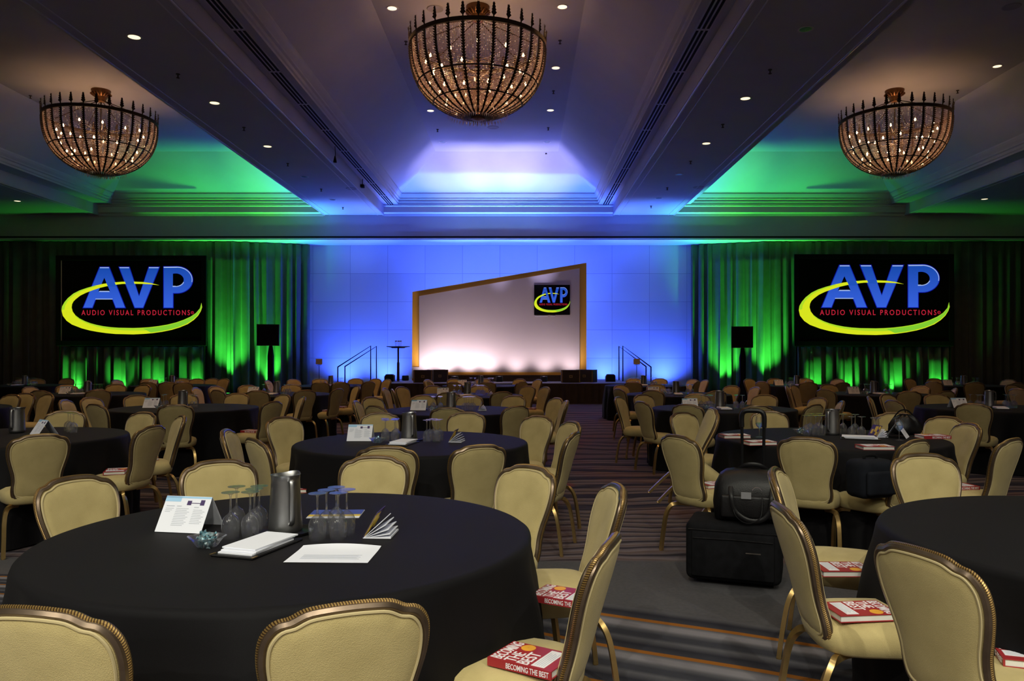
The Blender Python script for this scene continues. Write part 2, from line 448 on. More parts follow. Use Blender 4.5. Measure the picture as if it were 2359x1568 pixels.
for x, y, on, d in ((-2.44, 14.66, 1, 'left of the central chandelier canopy'), (.75, 14.6, 1, 'right of the central chandelier canopy'),
                    (.76, 17.7, 1, 'right of the central chandelier bowl'), (.75, 20.76, 1, 'below right of the central chandelier'),
                    (-2.44, 20.8, 1, 'below left of the central chandelier'), (-2.42, 23.85, 0, 'unlit, above left end of the glowing cove'), (.76, 23.85, 0, 'unlit, above right end of the glowing cove'),
                    (10.7, 17.6, 1, 'at upper right of the right chandelier')):
    can(x, y, Z_TOP, on, 'round recessed ceiling light %s' % d)
can(-15.7, 24.3, Z_SOF, 1, 'small recessed ceiling light at the far left of the hall', 45)
can(14.2, 24.0, Z_SOF, 1, 'small recessed ceiling light at the far right of the hall', 45)
# the same rows go on over the camera
for x, y, z in ((-5.85, 8.7, Z_SOF), (4.17, 8.5, Z_SOF), (-5.85, 5.5, Z_SOF), (4.17, 5.4, Z_SOF), (-2.44, 5.4, Z_TOP), (.75, 5.4, Z_TOP), (-2.44, 2.3, Z_TOP), (.75, 2.3, Z_TOP),
                (-5.85, 2.3, Z_SOF), (4.17, 2.3, Z_SOF), (-2.44, -.8, Z_TOP), (.75, -.8, Z_TOP), (-5.85, -.8, Z_SOF), (4.17, -.8, Z_SOF), (-10.6, 8.7, Z_TOP), (9.2, 8.7, Z_TOP), (-10.6, 14, Z_TOP), (-2.44, 8.6, Z_TOP), (.75, 8.6, Z_TOP)):
    can(x, y, z, 1, 'round recessed ceiling light out of the picture above the nearer tables', E_CAN_NEAR if y < 6 else 85, NEUT if y < 6 else (1, .58, .26))

for y in (-4, -7, -10, -13):  # unseen fill lights added behind the camera to brighten the chair backs
    for x, z in ((-5.85, Z_SOF), (4.17, Z_SOF), (-2.44, Z_TOP), (.75, Z_TOP)):
        can(x, y, z, 1, 'added recessed fill light out of the picture behind the camera', E_REAR_FILL*({-4: 1.3, -7: 1.1, -10: .5, -13: .35}[y]), NEUT, 150)

# sprinklers, ceiling speakers
sb = MB(); sb.lathe([(.035, 0), (.035, -.012), (.012, -.015), (.012, -.06), (.03, -.065), (.03, -.07)], 12)
spr_me = sb.mesh('sprinkler', M['darkbronze'])
def onceil(px, py, z): return P(px, py, (z-CAMH)*F/(CY-py))
for px, py, z, d in ((410, 170, Z_SOF, 'left beam, nearest'), (562, 293, Z_SOF, 'left beam, second nearest'), (663, 376, Z_SOF, 'left beam, third nearest'), (740, 435, Z_SOF, 'left beam, second from the stage'), (790, 477, Z_SOF, 'left beam, nearest the stage'),
                     (1774, 160, Z_SOF, 'right beam, nearest'), (1665, 286, Z_SOF, 'right beam, second nearest'), (1591, 371, Z_SOF, 'right beam, third nearest'), (1537, 432, Z_SOF, 'right beam, second from the stage'), (1500, 474, Z_SOF, 'right beam, nearest the stage'),
                     (1290, 93, Z_TOP, 'right of the central chandelier rim'), (1275, 209, Z_TOP, 'right of the central chandelier base'), (935, 95, Z_TOP, 'left of the central chandelier rim'), (1008, 298, Z_TOP, 'below left of the central chandelier'), (1263, 294, Z_TOP, 'below right of the central chandelier'),
                     (1029, 352, Z_TOP, 'left top of the glowing cove'), (1258, 350, Z_TOP, 'right top of the glowing cove'), (70, 220, Z_TOP, 'left of the left chandelier'), (2206, 208, Z_TOP, 'right of the right chandelier canopy')):
    o = obj('fire_sprinkler', spr_me, loc=onceil(px, py, z)-Vector((0, 0, .001)))
    tag(o, 'small dark ceiling sprinkler, %s' % d, 'sprinkler', 'ceiling sprinklers')
gb = MB(); gb.lathe([(.002, -.004), (.13, -.004), (.15, -.012), (.165, 0)], 28)
gr_me = gb.mesh('grille', mat('grille_grey', (.3, .28, .3), .7))
for px, py, z, d in ((1003, 20, Z_TOP, 'left of the central chandelier canopy'), (1136, 293, Z_TOP, 'below the central chandelier'), (350, 299, Z_TOP, 'right of the left chandelier'), (2330, 15, Z_TOP, 'in the top right corner'),
                     (810, 434, Z_SOF, 'on the left beam'), (1610, 431, Z_SOF, 'on the right beam')):
    tag(obj('ceiling_speaker', gr_me, loc=onceil(px, py, z)-Vector((0, 0, .001))), 'flat round ceiling speaker grille %s' % d, 'ceiling speaker', 'ceiling speaker grilles')
# hanging tassel cable and small camera on the left beam side
p = P(789, 352, 19.2)
r = empty('hanging_cable', (-4.60, 19.2, 6.56)); bb = MB(); bb.tube([(0, 0, .02), (.01, 0, -.2), (.0, 0, -.36)], .008, n=6); obj('cord', bb.mesh('cord', M['black']), r)
bb = MB(); bb.lathe([(.012, -.22), (.04, -.34), (.045, -.38), (.0, -.38)], 10); obj('plug', bb.mesh('plug', M['black']), r)
tag(r, 'black cable with plug hanging from the left beam side', 'cable')
r = empty('ceiling_camera', (-4.66, 22.8, 6.50)); bb = MB(); bb.rbox(-.05, .05, -.08, .08, -.17, -.08, .01); obj('camera_body', bb.mesh('camera_body', M['black']), r)
bb = MB(); bb.tube([(0, 0, .08), (0, 0, -.09)], .012, n=6); obj('bracket', bb.mesh('bracket', M['black']), r)
tag(r, 'small dark camera under the left beam near the stage', 'camera')

# ---------------------------------------------------------------- chandeliers
CR, CH = 1.25, 1.34
def cprof(s): return CR*(max(0, 1-s**2.6))**(1/1.9)
def make_chandelier():
    root = empty('chandelier'); Z0 = -.74                            # rim below the ceiling
    cur = [(cprof(s), Z0-CH*s) for s in [i/30 for i in range(30)]+[.985, .995]]
    b = MB(); b.lathe([(CR+.01, Z0+.035), (CR+.03, Z0+.03), (CR+.03, Z0-.045), (CR+.01, Z0-.05), (CR-.005, Z0-.045), (CR-.005, Z0+.03), (CR+.01, Z0+.035)], 72)
    obj('rim', b.mesh('rim', M['darkbronze']), root)
    for s, w in ((.55, .012), (.80, .012)):
        b = MB(); rr = cprof(s)+.01; b.tube([(rr*cos(2*pi*k/60), rr*sin(2*pi*k/60), Z0-CH*s) for k in range(60)], w, n=6, closed=True, ref=(0, 0, 1))
        obj('hoop', b.mesh('hoop', M['darkbronze']), root)
    # one rib and leaf finial, copied round
    rib = MB(); pts = [(r_+.012, 0, z) for r_, z in cur if r_ > .12]
    rib.tube(pts, .010, .020, n=6, ref=(0, 1, 0))
    for i in range(2, len(pts)-1):                                # leaf serrations along the rib
        x, _, z = pts[i]
        for sg in (-1, 1):
            rib.add([(x+.01, sg*.012, z+.03), (x+.03, sg*.045, z+.03), (x+.012, sg*.012, z-.012)], [(0, 1, 2)])
    rib_me = rib.mesh('rib', M['darkbronze'])
    lf = MB()
    for i in range(4):
        h = .05*i; w = .05*(1-.17*i)
        for sg in (-1, 1):
            lf.add([(0, 0, h), (.02, sg*w, h+.055), (.005, sg*w*.5, h+.10), (0, 0, h+.08)], [(0, 1, 2, 3)])
    lf.tube([(0, 0, -.03), (.0, 0, .12), (.03, 0, .235)], .012, n=6, taper=lambda t: 1.2-t)
    leaf_me = lf.mesh('leaf_finial', M['darkbronze'])
    for k in range(30):
        a = 2*pi*(k+.5)/30
        o = obj('rib', rib_me, root, (0, 0, 0), a)
        obj('leaf_finial', leaf_me, o, (CR+.02, 0, Z0+.04), 0)
    # bead strands
    arc = [0]; fine = [(cprof(s), Z0-CH*s) for s in [i/300*.985 for i in range(301)]]
    for i in range(1, len(fine)): arc.append(arc[-1]+hypot(fine[i][0]-fine[i-1][0], fine[i][1]-fine[i-1][1]))
    def at(L):
        for i in range(1, len(arc)):
            if arc[i] >= L:
                t = (L-arc[i-1])/(arc[i]-arc[i-1]); return (fine[i-1][0]*(1-t)+fine[i][0]*t, fine[i-1][1]*(1-t)+fine[i][1]*t)
        return fine[-1]
    bd = MB(); rnd = random.Random(3); octf = [(0, 2, 4), (2, 1, 4), (1, 3, 4), (3, 0, 4), (2, 0, 5), (1, 2, 5), (3, 1, 5), (0, 3, 5)]
    for k in range(240):
        if k % 8 == 0: continue
        a = 2*pi*(k+4)/240
        step = .030; nb = int(arc[-1]/step)
        for j in range(1, nb):
            r_, z = at(j*step)
            if r_ < .95 and k % 2: 
                if r_ < .5 and k % 4 == 1: continue
            s = .0118*(1 if r_ > .5 else .8); R_ = r_-.012
            c = Vector((R_*cos(a), R_*sin(a), z))
            bd.add([c+Vector(d)*s for d in ((1, 0, 0), (-1, 0, 0), (0, 1, 0), (0, -1, 0), (0, 0, 1.2), (0, 0, -1.2))], octf)
    # leaf-shaped drops around the bottom
    for k in range(48):
        a = 2*pi*k/48
        for r_, l in ((.30, .07), (.55, .06)):
            zz = Z0-CH*(.985 if r_ < .4 else .955)
            c = Vector((r_*cos(a), r_*sin(a), zz)); t = Vector((-sin(a), cos(a), 0))*.014
            bd.add([c+t, c-t, c+Vector((cos(a)*.02, sin(a)*.02, -l)), c+Vector((0, 0, .02))], [(0, 1, 2), (0, 1, 3), (0, 2, 3), (1, 2, 3)])
    bme = bd.mesh('crystal_beads', M['bead'], False); bme.materials.append(M['bead_painted_sparkle'])
    rq = random.Random(5); cur_ = 0
    for p_ in bme.polygons:
        if p_.index % 8 == 0: cur_ = 1 if rq.random() < .16 else 0
        p_.material_index = cur_
    tag(obj('crystal_beads', bme, root), kind='stuff')
    b = MB(); b.lathe([(.001, Z0-CH-.05), (.05, Z0-CH-.04), (.13, Z0-CH-.02), (.14, Z0-CH+.04), (.10, Z0-CH+.09), (.001, Z0-CH+.09)], 24)
    for k in range(20):
        a = 2*pi*k/20; b.add([(.10*cos(a-.1), .10*sin(a-.1), Z0-CH-.01), (.10*cos(a+.1), .10*sin(a+.1), Z0-CH-.01), (.17*cos(a), .17*sin(a), Z0-CH-.06)], [(0, 1, 2)])
    obj('bottom_boss', b.mesh('bottom_boss', M['canopy']), root)
    b = MB(); b.lathe([(.001, -.30), (.10, -.28), (.13, -.20), (.19, -.10), (.22, -.03), (.22, 0)], 24)
    for k in range(18):
        a = 2*pi*k/18
        b.add([(.15*cos(a-.12), .15*sin(a-.12), -.17), (.15*cos(a+.12), .15*sin(a+.12), -.17), (.25*cos(a), .25*sin(a), -.10), (.20*cos(a), .20*sin(a), -.07)], [(0, 1, 2), (0, 2, 3), (1, 3, 2)])
    obj('canopy', b.mesh('canopy', M['canopy']), root)
    b = MB()
    for k in range(8):
        a = 2*pi*k/8; b.tube([(.08*cos(a), .08*sin(a), -.26), (.6*cos(a), .6*sin(a), -.47), (CR*cos(a), CR*sin(a), Z0)], .010, n=6, ref=(0, 0, 1))
    b.tube([(0, 0, -.2), (0, 0, Z0-CH+.05)], .018, n=8)
    obj('support_rods', b.mesh('support_rods', M['darkbronze']), root)
    arms = MB(); pos = []
    rnd = random.Random(11)
    for lev, (s, n) in enumerate(((.22, 12), (.45, 12), (.66, 10), (.84, 7))):
        for k in range(n):
            a = 2*pi*(k+.5*(lev % 2))/n+rnd.uniform(-.1, .1); r_ = cprof(s)*rnd.uniform(.68, .84); z = Z0-CH*s+rnd.uniform(-.05, .05)
            pos.append((r_*cos(a), r_*sin(a), z))
            arms.tube([(0, 0, z+.05), (r_*.5*cos(a), r_*.5*sin(a), z-.04), (r_*cos(a), r_*sin(a), z-.02)], .006, n=5, ref=(0, 0, 1))
    obj('lamp_arms', arms.mesh('lamp_arms', M['darkbronze']), root)
    bb = MB(); bb.lathe([(.001, -.028), (.014, -.022), (.023, 0), (.016, .02), (.008, .04), (.001, .05)], 10); bulb_me = bb.mesh('bulb', M['bulb'])
    for p_ in pos: obj('bulb', bulb_me, root, p_)
    return root
ch0 = make_chandelier()
for i, (x, y, d) in enumerate(((-.83, 14.6, 'large crystal bead bowl chandelier in the central coffer above the stage axis'),
                               (-10.35, 19.2, 'crystal bead bowl chandelier in the left coffer above the left screen'),
                               (9.15, 19.2, 'crystal bead bowl chandelier in the right coffer above the right screen'))):
    c = ch0 if i == 0 else copy_tree(ch0)
    place(c, (x, y, Z_TOP), [0.065, .0, .05][i]); tag(c, d, 'chandelier', 'crystal bowl chandeliers')
    lamp('chandelier_glow', 'POINT', (x, y, Z_TOP-1.30), None, E_CHAND, (1, .55, .27), .30)

# ---------------------------------------------------------------- drapes
def drape(name, path, z0, z1, label, pleat=.30, amp=.08, seed=0, mt='drape', hem=False):
    rnd = random.Random(seed); b = MB()
    # path: list of (x,y); walk and displace along normal
    segs_ = []; L = 0
    for a, c in zip(path[:-1], path[1:]):
        a, c = Vector(a), Vector(c); segs_.append((L, (c-a).length, a, c)); L += (c-a).length
    n = int(L/pleat*14); phase = 0; cols = []
    nz = int(max(3, (z1-z0)/.6))
    lam = pleat; am = amp
    for i in range(n+1):
        s = L*i/n
        for (l0, ll, a, c) in segs_:
            if s <= l0+ll+1e-6: break
        t = (s-l0)/ll; p_ = a.lerp(c, t); d = (c-a).normalized(); nrm = Vector((d.y, -d.x))
        if i % 10 == 0: lam = pleat*rnd.uniform(.65, 1.5); am = amp*rnd.uniform(.45, 1.25)
        phase += 2*pi*(L/n)/lam
        col = []
        for k in range(nz+1):
            q = k/nz; z = z1+(z0-z1)*q
            w = .75+.35*q; dd = sin(phase+.25*sin(2.1*s+3*q))
            dd = (abs(dd)**.8)*(1 if dd > 0 else -1)
            off = am*w*dd+.03*sin(1.3*s+seed+q)
            col.append(Vector((p_.x+nrm.x*off+d.x*.04*sin(1.7*phase)*w, p_.y+nrm.y*off, z)))
        cols.append(col)
    fr = cols; m_ = nz+1
    vs = [v for c_ in fr for v in c_]
    bk = [v+Vector((0, .006, 0)) for v in vs]
    fs = [(i*m_+k, (i+1)*m_+k, (i+1)*m_+k+1, i*m_+k+1) for i in range(n) for k in range(nz)]
    b.add(vs, fs)
    o = obj(name, b.mesh(name, M[mt], True, 180)); tag(o, label, 'drape', 'pipe and drape curtains')
    md = o.modifiers.new('thickness', 'SOLIDIFY'); md.thickness = .006
    return o
drape('drape', [(XL+.1, 27.0), (-10.05, 26.95)], .01, 5.36, 'long dark pleated drape behind the left screen', seed=1, pleat=.34)
drape('drape', [(-10.05, 26.93), (-7.52, 27.75)], .01, 5.36, 'green-lit pleated drape between the left screen and the blue wall', seed=5, pleat=.34, amp=.09)
drape('drape', [(5.98, 27.75), (8.5, 26.93)], .01, 5.36, 'green-lit pleated drape between the blue wall and the right screen', seed=9, pleat=.36, amp=.09)
drape('drape', [(8.5, 26.95), (XR-.1, 27.0)], .01, 5.36, 'long dark pleated drape behind the right screen', seed=4, pleat=.34)
drape('screen_skirt', [(-15.55, 26.42), (-10.75, 26.42)], .01, 1.72, 'gathered dark skirt hanging below the left screen', seed=6, pleat=.30, amp=.12)
drape('screen_skirt', [(9.25, 26.42), (14.35, 26.42)], .01, 1.72, 'gathered dark skirt hanging below the right screen', seed=8, pleat=.30, amp=.12)

# ---------------------------------------------------------------- logo panels
SW_OUT = [(1172, 376), (1110, 360), (1050, 352), (975, 349), (900, 350), (825, 356), (760, 365), (700, 378), (640, 395), (585, 414), (540, 437), (500, 470), (475, 500), (458, 530), (453, 560), (462, 600), (490, 637), (530, 665), (600, 692), (660, 708), (720, 719), (785, 728), (850, 734), (980, 737), (1060, 733), (1120, 728), (1190, 718), (1260, 704), (1320, 686), (1380, 661), (1425, 630), (1455, 600), (1475, 567), (1485, 537), (1480, 506)]
SW_IN = [(1172, 376), (1110, 369), (1050, 366), (975, 365), (900, 366), (840, 373), (780, 384), (730, 396), (680, 413), (630, 432), (590, 452), (558, 477), (540, 495), (530, 515), (527, 540), (535, 570), (555, 597), (585, 620), (625, 640), (665, 655), (710, 667), (760, 677), (815, 684), (870, 688), (980, 690), (1040, 688), (1100, 684), (1165, 676), (1230, 665), (1295, 649), (1350, 630), (1400, 607), (1440, 580), (1470, 545), (1480, 506)]
def offs(c, d):
    # simple outward offset of a polygon (y down)
    n = len(c); ar = sum(c[i][0]*c[(i+1) % n][1]-c[(i+1) % n][0]*c[i][1] for i in range(n)); s = 1 if ar > 0 else -1; out = []
    for i in range(n):
        a, b_, e = Vector(c[i-1]), Vector(c[i]), Vector(c[(i+1) % n])
        d1 = (b_-a).normalized(); d2 = (e-b_).normalized(); n1 = Vector((d1.y, -d1.x))*s; n2 = Vector((d2.y, -d2.x))*s
        m_ = (n1+n2); m_ = m_/max(.35, m_.length_squared/2) if m_.length > 1e-6 else n1
        out.append(tuple(b_+m_*d))
    return out
def arcpts(cx, cy, rx, ry, a0, a1, n): return [(cx+rx*cos(radians(a0+(a1-a0)*i/n)), cy+ry*sin(radians(a0+(a1-a0)*i/n))) for i in range(n+1)]
# each letter is a list of simple polygons (outline pieces) in the photograph's crop units
A_OUT = [(612, 540), (733, 243), (800, 243), (918, 540), (851, 540), (826, 474), (702, 474), (677, 540)]
A_PIECES = [[(612, 540), (733, 243), (766, 243), (766, 320), (722, 420), (702, 474), (677, 540)],
            [(766, 243), (800, 243), (918, 540), (851, 540), (826, 474), (808, 420), (766, 320)],
            [(722, 420), (808, 420), (826, 474), (702, 474)]]
V_OUT = [(876, 243), (948, 243), (1021, 458), (1094, 243), (1168, 243), (1050, 540), (990, 540)]
P_STEM = [(1203, 240), (1270, 240), (1270, 540), (1203, 540)]
P_O = [(1268, 240)]+arcpts(1300, 336, 114, 97, -90, 90, 20)+[(1268, 433)]
P_I = [(1268, 290)]+arcpts(1290, 336, 60, 48, -90, 90, 20)+[(1268, 384)]
def logo_colors():
    def grad(name, top, bot):
        m = bpy.data.materials.new(name); m.use_nodes = True; N, L, bs = nodes(m)
        bs.inputs['Base Color'].default_value = (.01, .01, .01, 1)
        tc = N.new('ShaderNodeTexCoord'); sp = N.new('ShaderNodeSeparateXYZ'); L.new(tc.outputs['Generated'], sp.inputs[0])
        r = N.new('ShaderNodeValToRGB'); r.color_ramp.elements[0].color = bot; r.color_ramp.elements[1].color = top
        L.new(sp.outputs[2], r.inputs[0]); L.new(r.outputs[0], bs.inputs['Emission Color']); bs.inputs['Emission Strength'].default_value = 1
        return m
    def flat(name, h): return mat(name, (.01, .01, .01), .6, emit=lin(h), es=1)
    return dict(blue=grad('logo_blue', lin('1548aa'), lin('3560dc')), navy=flat('logo_navy', '0a1496'), hi=flat('logo_highlight', '9db4e6'), edge=flat('logo_edge_blue', '3c78c8'),
                yel=flat('logo_yellow', 'd8e41e'), grn=flat('logo_green', '82cc32'), mid=flat('logo_lime', 'aada28'), red=flat('logo_red', 'be2038'))
LG = logo_colors()
def text_mesh(body, w, h, m, name='lettering', spacing=1.0, bold=0.0, depth=.0, wscale=None, font=None):
    cu = bpy.data.curves.new('t', 'FONT'); cu.body = body; cu.size = 1; cu.space_character = spacing; cu.offset = bold; cu.resolution_u = 3
    cu.extrude = .002
    o = bpy.data.objects.new('t', cu); COL.objects.link(o)
    bpy.context.view_layer.update()
    me = bpy.data.meshes.new_from_object(o.evaluated_get(bpy.context.evaluated_depsgraph_get()))
    bpy.data.objects.remove(o); me.name = name
    xs_ = [v.co.x for v in me.vertices]; ys_ = [v.co.y for v in me.vertices]
    x0, x1, y0, y1 = min(xs_), max(xs_), min(ys_), max(ys_)
    for v in me.vertices:
        v.co.x = (v.co.x-x0)/(x1-x0)*w-w/2; v.co.y = (v.co.y-y0)/(y1-y0)*h-h/2; v.co.z = (v.co.z/.002)*.0004+.0004
    me.materials.clear(); me.materials.append(m); return me
def logo(parent, x0, x1, z0, z1, y):
    def T(p_): return (x0+(p_[0]-453)/(1486-453)*(x1-x0), z1-(p_[1]-188)/(785-188)*(z1-z0))
    u = (x1-x0)/1033
    def put(name, polys, m, dy, label=None, th=.003):
        b = MB()
        for pl in polys: b.prism([T(q) for q in pl], y-dy, y-dy+th)
        o = obj(name, b.mesh(name, m, False), parent)
        if label: o['label'] = label
        return o
    e = .004
    put('letter_outline', [offs(A_OUT, 5), offs(V_OUT, 5), offs(P_STEM, 5), offs(P_O, 5)], LG['navy'], e, 'dark blue edge of the letters')
    # black counter of P and blue letters
    put('letter_a', A_PIECES, LG['blue'], 2*e, 'blue letter A')
    put('letter_v', [V_OUT], LG['blue'], 2*e, 'blue letter V')
    ring = [[P_O[i], P_O[i+1], P_I[i+1], P_I[i]] for i in range(len(P_O)-1)]
    put('letter_p', [P_STEM]+ring, LG['blue'], 2*e, 'blue letter P')
    put('letter_hollow', [offs(P_I, -1)], M['black_emit'], 1.6*e, 'black hollow of the letter P')
    put('letter_hollow', [[(722, 420), (766, 320), (808, 420)]], M['black_emit'], 1.6*e, 'black hollow of the letter A')
    hi = [[(735, 243), (799, 243), (802, 250), (733, 250)], [(877, 243), (947, 243), (949, 250), (880, 250)], [(1095, 243), (1167, 243), (1164, 250), (1093, 250)],
          [(731, 417), (801, 417), (806, 425), (727, 425)], [(702, 474), (826, 474), (828, 480), (700, 480)], [(1203, 240), (1300, 239), (1300, 247), (1203, 248)]]
    for pl in hi[:5]: put('letter_highlight', [pl], LG['hi'], 3*e)
    a1 = arcpts(1300, 336, 114, 97, -90, 10, 12); a2 = arcpts(1300, 336, 109, 90, -90, 10, 12)
    put('letter_highlight', [hi[5]]+[[a1[i], a1[i+1], a2[i+1], a2[i]] for i in range(12)], LG['hi'], 3*e)
    a1 = arcpts(1290, 336, 66, 52, 20, 90, 8); a2 = arcpts(1290, 336, 60, 46, 20, 90, 8)
    put('letter_highlight', [[a1[i], a1[i+1], a2[i+1], a2[i]] for i in range(8)]+[[(1268, 380), (1290, 380), (1290, 388), (1268, 388)]], LG['hi'], 3*e)
    q = [[SW_OUT[i], SW_OUT[i+1], SW_IN[i+1], SW_IN[i]] for i in range(len(SW_OUT)-1)]
    put('swoosh', q, LG['yel'], 4*e, 'yellow ring sweeping round the letters')
    def lerp(a, b_, t): return (a[0]+(b_[0]-a[0])*t, a[1]+(b_[1]-a[1])*t)
    mids = []
    for i in range(16, len(SW_OUT)-1):
        t0 = .05+.60*min(1, (i-16)/12); t1 = .05+.60*min(1, (i-15)/12)
        mids.append([lerp(SW_IN[i], SW_OUT[i], t0), lerp(SW_IN[i+1], SW_OUT[i+1], t1), SW_IN[i+1], SW_IN[i]])
    put('swoosh_shade', mids, LG['mid'], 5*e, 'lime inner shade of the ring'); mids = []
    for i in range(7, 14): mids.append([SW_OUT[i], SW_OUT[i+1], lerp(SW_OUT[i+1], SW_IN[i+1], .3), lerp(SW_OUT[i], SW_IN[i], .3)])
    put('swoosh_shade', mids, LG['mid'], 5*e, 'lime inner shade of the ring')
    gr = [[lerp(SW_OUT[i], SW_IN[i], .12), lerp(SW_OUT[i+1], SW_IN[i+1], .12), lerp(SW_OUT[i+1], SW_IN[i+1], .85), lerp(SW_OUT[i], SW_IN[i], .85)] for i in range(25, len(SW_OUT)-1)]
    put('swoosh_tip', gr, LG['grn'], 6*e, 'green right end of the ring')
    # A's right leg and V's left arm pass over the ring
    def onA(yy): return (800+(yy-243)*.3973)
    over = [[(780, 352), (843, 352), (857, 386), (795, 386)],
            [(917, 344), (983, 344), (991, 372), (929, 372)]]
    put('letter_crossing', over, LG['blue2'], 7*e, 'blue letter strokes crossing over the ring')
    me = text_mesh('AUDIO VISUAL PRODUCTIONS', (1395-598)*u, 38/597*(z1-z0), LG['red'], 'tagline', spacing=1.4, bold=.008)
    c = T(((598+1395)/2, 577)); o = obj('tagline', me, parent, (c[0], y-2*e, c[1])); o.rotation_euler = (pi/2, 0, 0); o['label'] = 'red tagline AUDIO VISUAL PRODUCTIONS'
    b = MB(); rr = arcpts(1413, 577, 11, 11, 0, 360, 20); r2 = arcpts(1413, 577, 8, 8, 0, 360, 20)
    for i in range(20): b.prism([T(rr[i]), T(rr[i+1]), T(r2[i+1]), T(r2[i])], y-2*e, y-e)
    me2 = text_mesh('R', 7*u, 10/597*(z1-z0), LG['red'], 'registered_letter'); c = T((1413, 577)); o2 = obj('registered_letter', me2, parent, (c[0], y-2*e, c[1])); o2.rotation_euler = (pi/2, 0, 0)
    obj('registered_mark', b.mesh('registered_mark', LG['red'], False), parent)
M['black_emit'] = mat('screen_black', (.0015, .0015, .0015), .7, spec=.1)
LG['blue2'] = mat('logo_blue_mid', (.01, .01, .01), .6, emit=lin('1e50ba'), es=1)
M['screengrey'] = mat('screen_border_grey', (.40, .42, .44), .6)
def screen(px0, px1, py0, py1, ix0, ix1, iy0, iy1, label):
    D = 26.25; a = P(px0, py1, D); c = P(px1, py0, D); i0 = P(ix0, iy1, D); i1 = P(ix1, iy0, D)
    cx = (a.x+c.x)/2; root = empty('projection_screen', (cx, D, 0))
    w = (c.x-a.x)/2; t = .17
    b = MB(); b.rbox(-w, w, 0, .06, c.z-t, c.z, .01); b.rbox(-w, w, 0, .06, a.z, a.z+t, .01); b.rbox(-w, -w+t, 0, .06, a.z+t, c.z-t, .01); b.rbox(w-t, w, 0, .06, a.z+t, c.z-t, .01)
    obj('frame', b.mesh('frame', M['black'], False), root)
    b = MB(); b.box(-w+.08, w-.08, .02, .03, a.z+.08, c.z-.08); obj('screen_surface', b.mesh('screen_surface', M['screengrey'], False), root)
    b = MB(); b.box(i0.x-cx, i1.x-cx, .012, .022, i0.z, i1.z); obj('projected_image', b.mesh('projected_image', M['black_emit'], False), root)
    logo(root, i0.x-cx, i1.x-cx, i0.z, i1.z, .011)
    b = MB()
    for s in (-1, 1): b.box(s*(w-.1)-.02, s*(w-.1)+.02, .065, .10, 0, a.z+.3)
    b.box(-w+.1, w-.1, .065, .10, .0, .03)
    obj('support_legs', b.mesh('support_legs', M['black'], False), root)
    tag(root, label, 'projection screen', 'side projection screens')
screen(128, 475, 588, 796, 142, 466, 598, 785, 'large black screen with the company logo left of the stage')
screen(1830, 2198, 585, 797, 1840, 2188, 593, 787, 'large black screen with the company logo right of the stage')

# ---------------------------------------------------------------- stage
ST = .61
b = MB(); b.box(-4.28, 3.25, 23.25, 27.2, ST-.04, ST)
st = empty('stage', (0, 0, 0)); obj('deck', b.mesh('deck', M['stagetop'], False), st)
def skirt(pts, z0, z1, name='skirt', seed=2):
    b = MB(); n = 240; cols = []
    L = sum((Vector(q)-Vector(p_)).length for p_, q in zip(pts[:-1], pts[1:])); acc = 0
    for p_, q in zip(pts[:-1], pts[1:]):
        p_, q = Vector(p_), Vector(q); l = (q-p_).length; m_ = int(l/.03); d = (q-p_).normalized(); nr = Vector((d.y, -d.x))
        for i in range(m_+1):
            s = acc+l*i/m_; o_ = .018*sin(s*31)+.01*sin(s*13+1); pp = p_.lerp(q, i/m_)
            cols.append([Vector((pp.x+nr.x*o_*w, pp.y+nr.y*o_*w, z)) for z, w in ((z1, .3), ((z0+z1)/2, .8), (z0, 1.2))])
        acc += l
    vs = [v for c_ in cols for v in c_]; fs = [(i*3+k, (i+1)*3+k, (i+1)*3+k+1, i*3+k+1) for i in range(len(cols)-1) for k in range(2)]
    b.add(vs, fs); return b.mesh(name, M['skirt'], True, 180)
obj('skirt', skirt([(-4.28, 27.1), (-4.28, 23.22), (3.25, 23.22), (3.25, 27.1)], .005, ST-.01), st)
tag(st, 'low grey stage with a dark brown pleated skirt', 'stage')
b = MB(); b.box(-3.35, 1.75, 24.95, 25.05, ST+.001, ST+.19); b.box(-3.35, 1.75, 25.05, 25.45, ST+.001, ST+.02)
b.box(-3.37, 1.77, 24.93, 25.0, ST+.15, ST+.2)
o = obj('light_trough', b.mesh('light_trough', M['brownbox'], False)); tag(o, 'long dark brown trough hiding footlights before the white backdrop', 'light trough')
# backdrop
YB = 25.7
def q(px, py): p_ = P(px, py, YB); return (p_.x, p_.z)
bd = empty('stage_backdrop', (0, 0, 0))
outer = [q(950, 672), q(1351, 605), (q(1351, 872)[0], ST+.002), (q(949, 872)[0], ST+.002)]
b = MB(); b.prism(outer, YB, YB+.16); obj('yellow_panel', b.mesh('yellow_panel', M['setyellow'], False), bd)['label'] = 'golden yellow slanted panel'
inner = [q(966, 682), q(1335, 618), q(1335, 862), q(966, 862)]
b = MB(); b.prism(inner, YB-.05, YB-.001); obj('white_panel', b.mesh('white_panel', M['setwhite'], False), bd)['label'] = 'white slanted panel'
c0, c1 = q(1000, 864), q(1335, 857)
b = MB(); b.box(c0[0], c1[0], YB-.058, YB-.051, c0[1], c1[1]); obj('yellow_base_strip', b.mesh('yellow_base_strip', M['setyellow'], False), bd)['label'] = 'golden yellow strip along the foot'
c0, c1 = q(950, 871), q(966, 845)
b = MB(); b.box(c0[0], c1[0], YB-.05, YB-.001, c0[1], c1[1]); obj('white_foot_panel', b.mesh('white_foot_panel', M['setwhite'], False), bd)['label'] = 'white patch at the lower left corner'
b = MB()
for x in (-3.3, -1.8, -.3, 1.2): b.box(x-.03, x+.03, YB+.16, YB+.75, ST+.002, ST+.06)
obj('brace', b.mesh('brace', M['black'], False), bd)
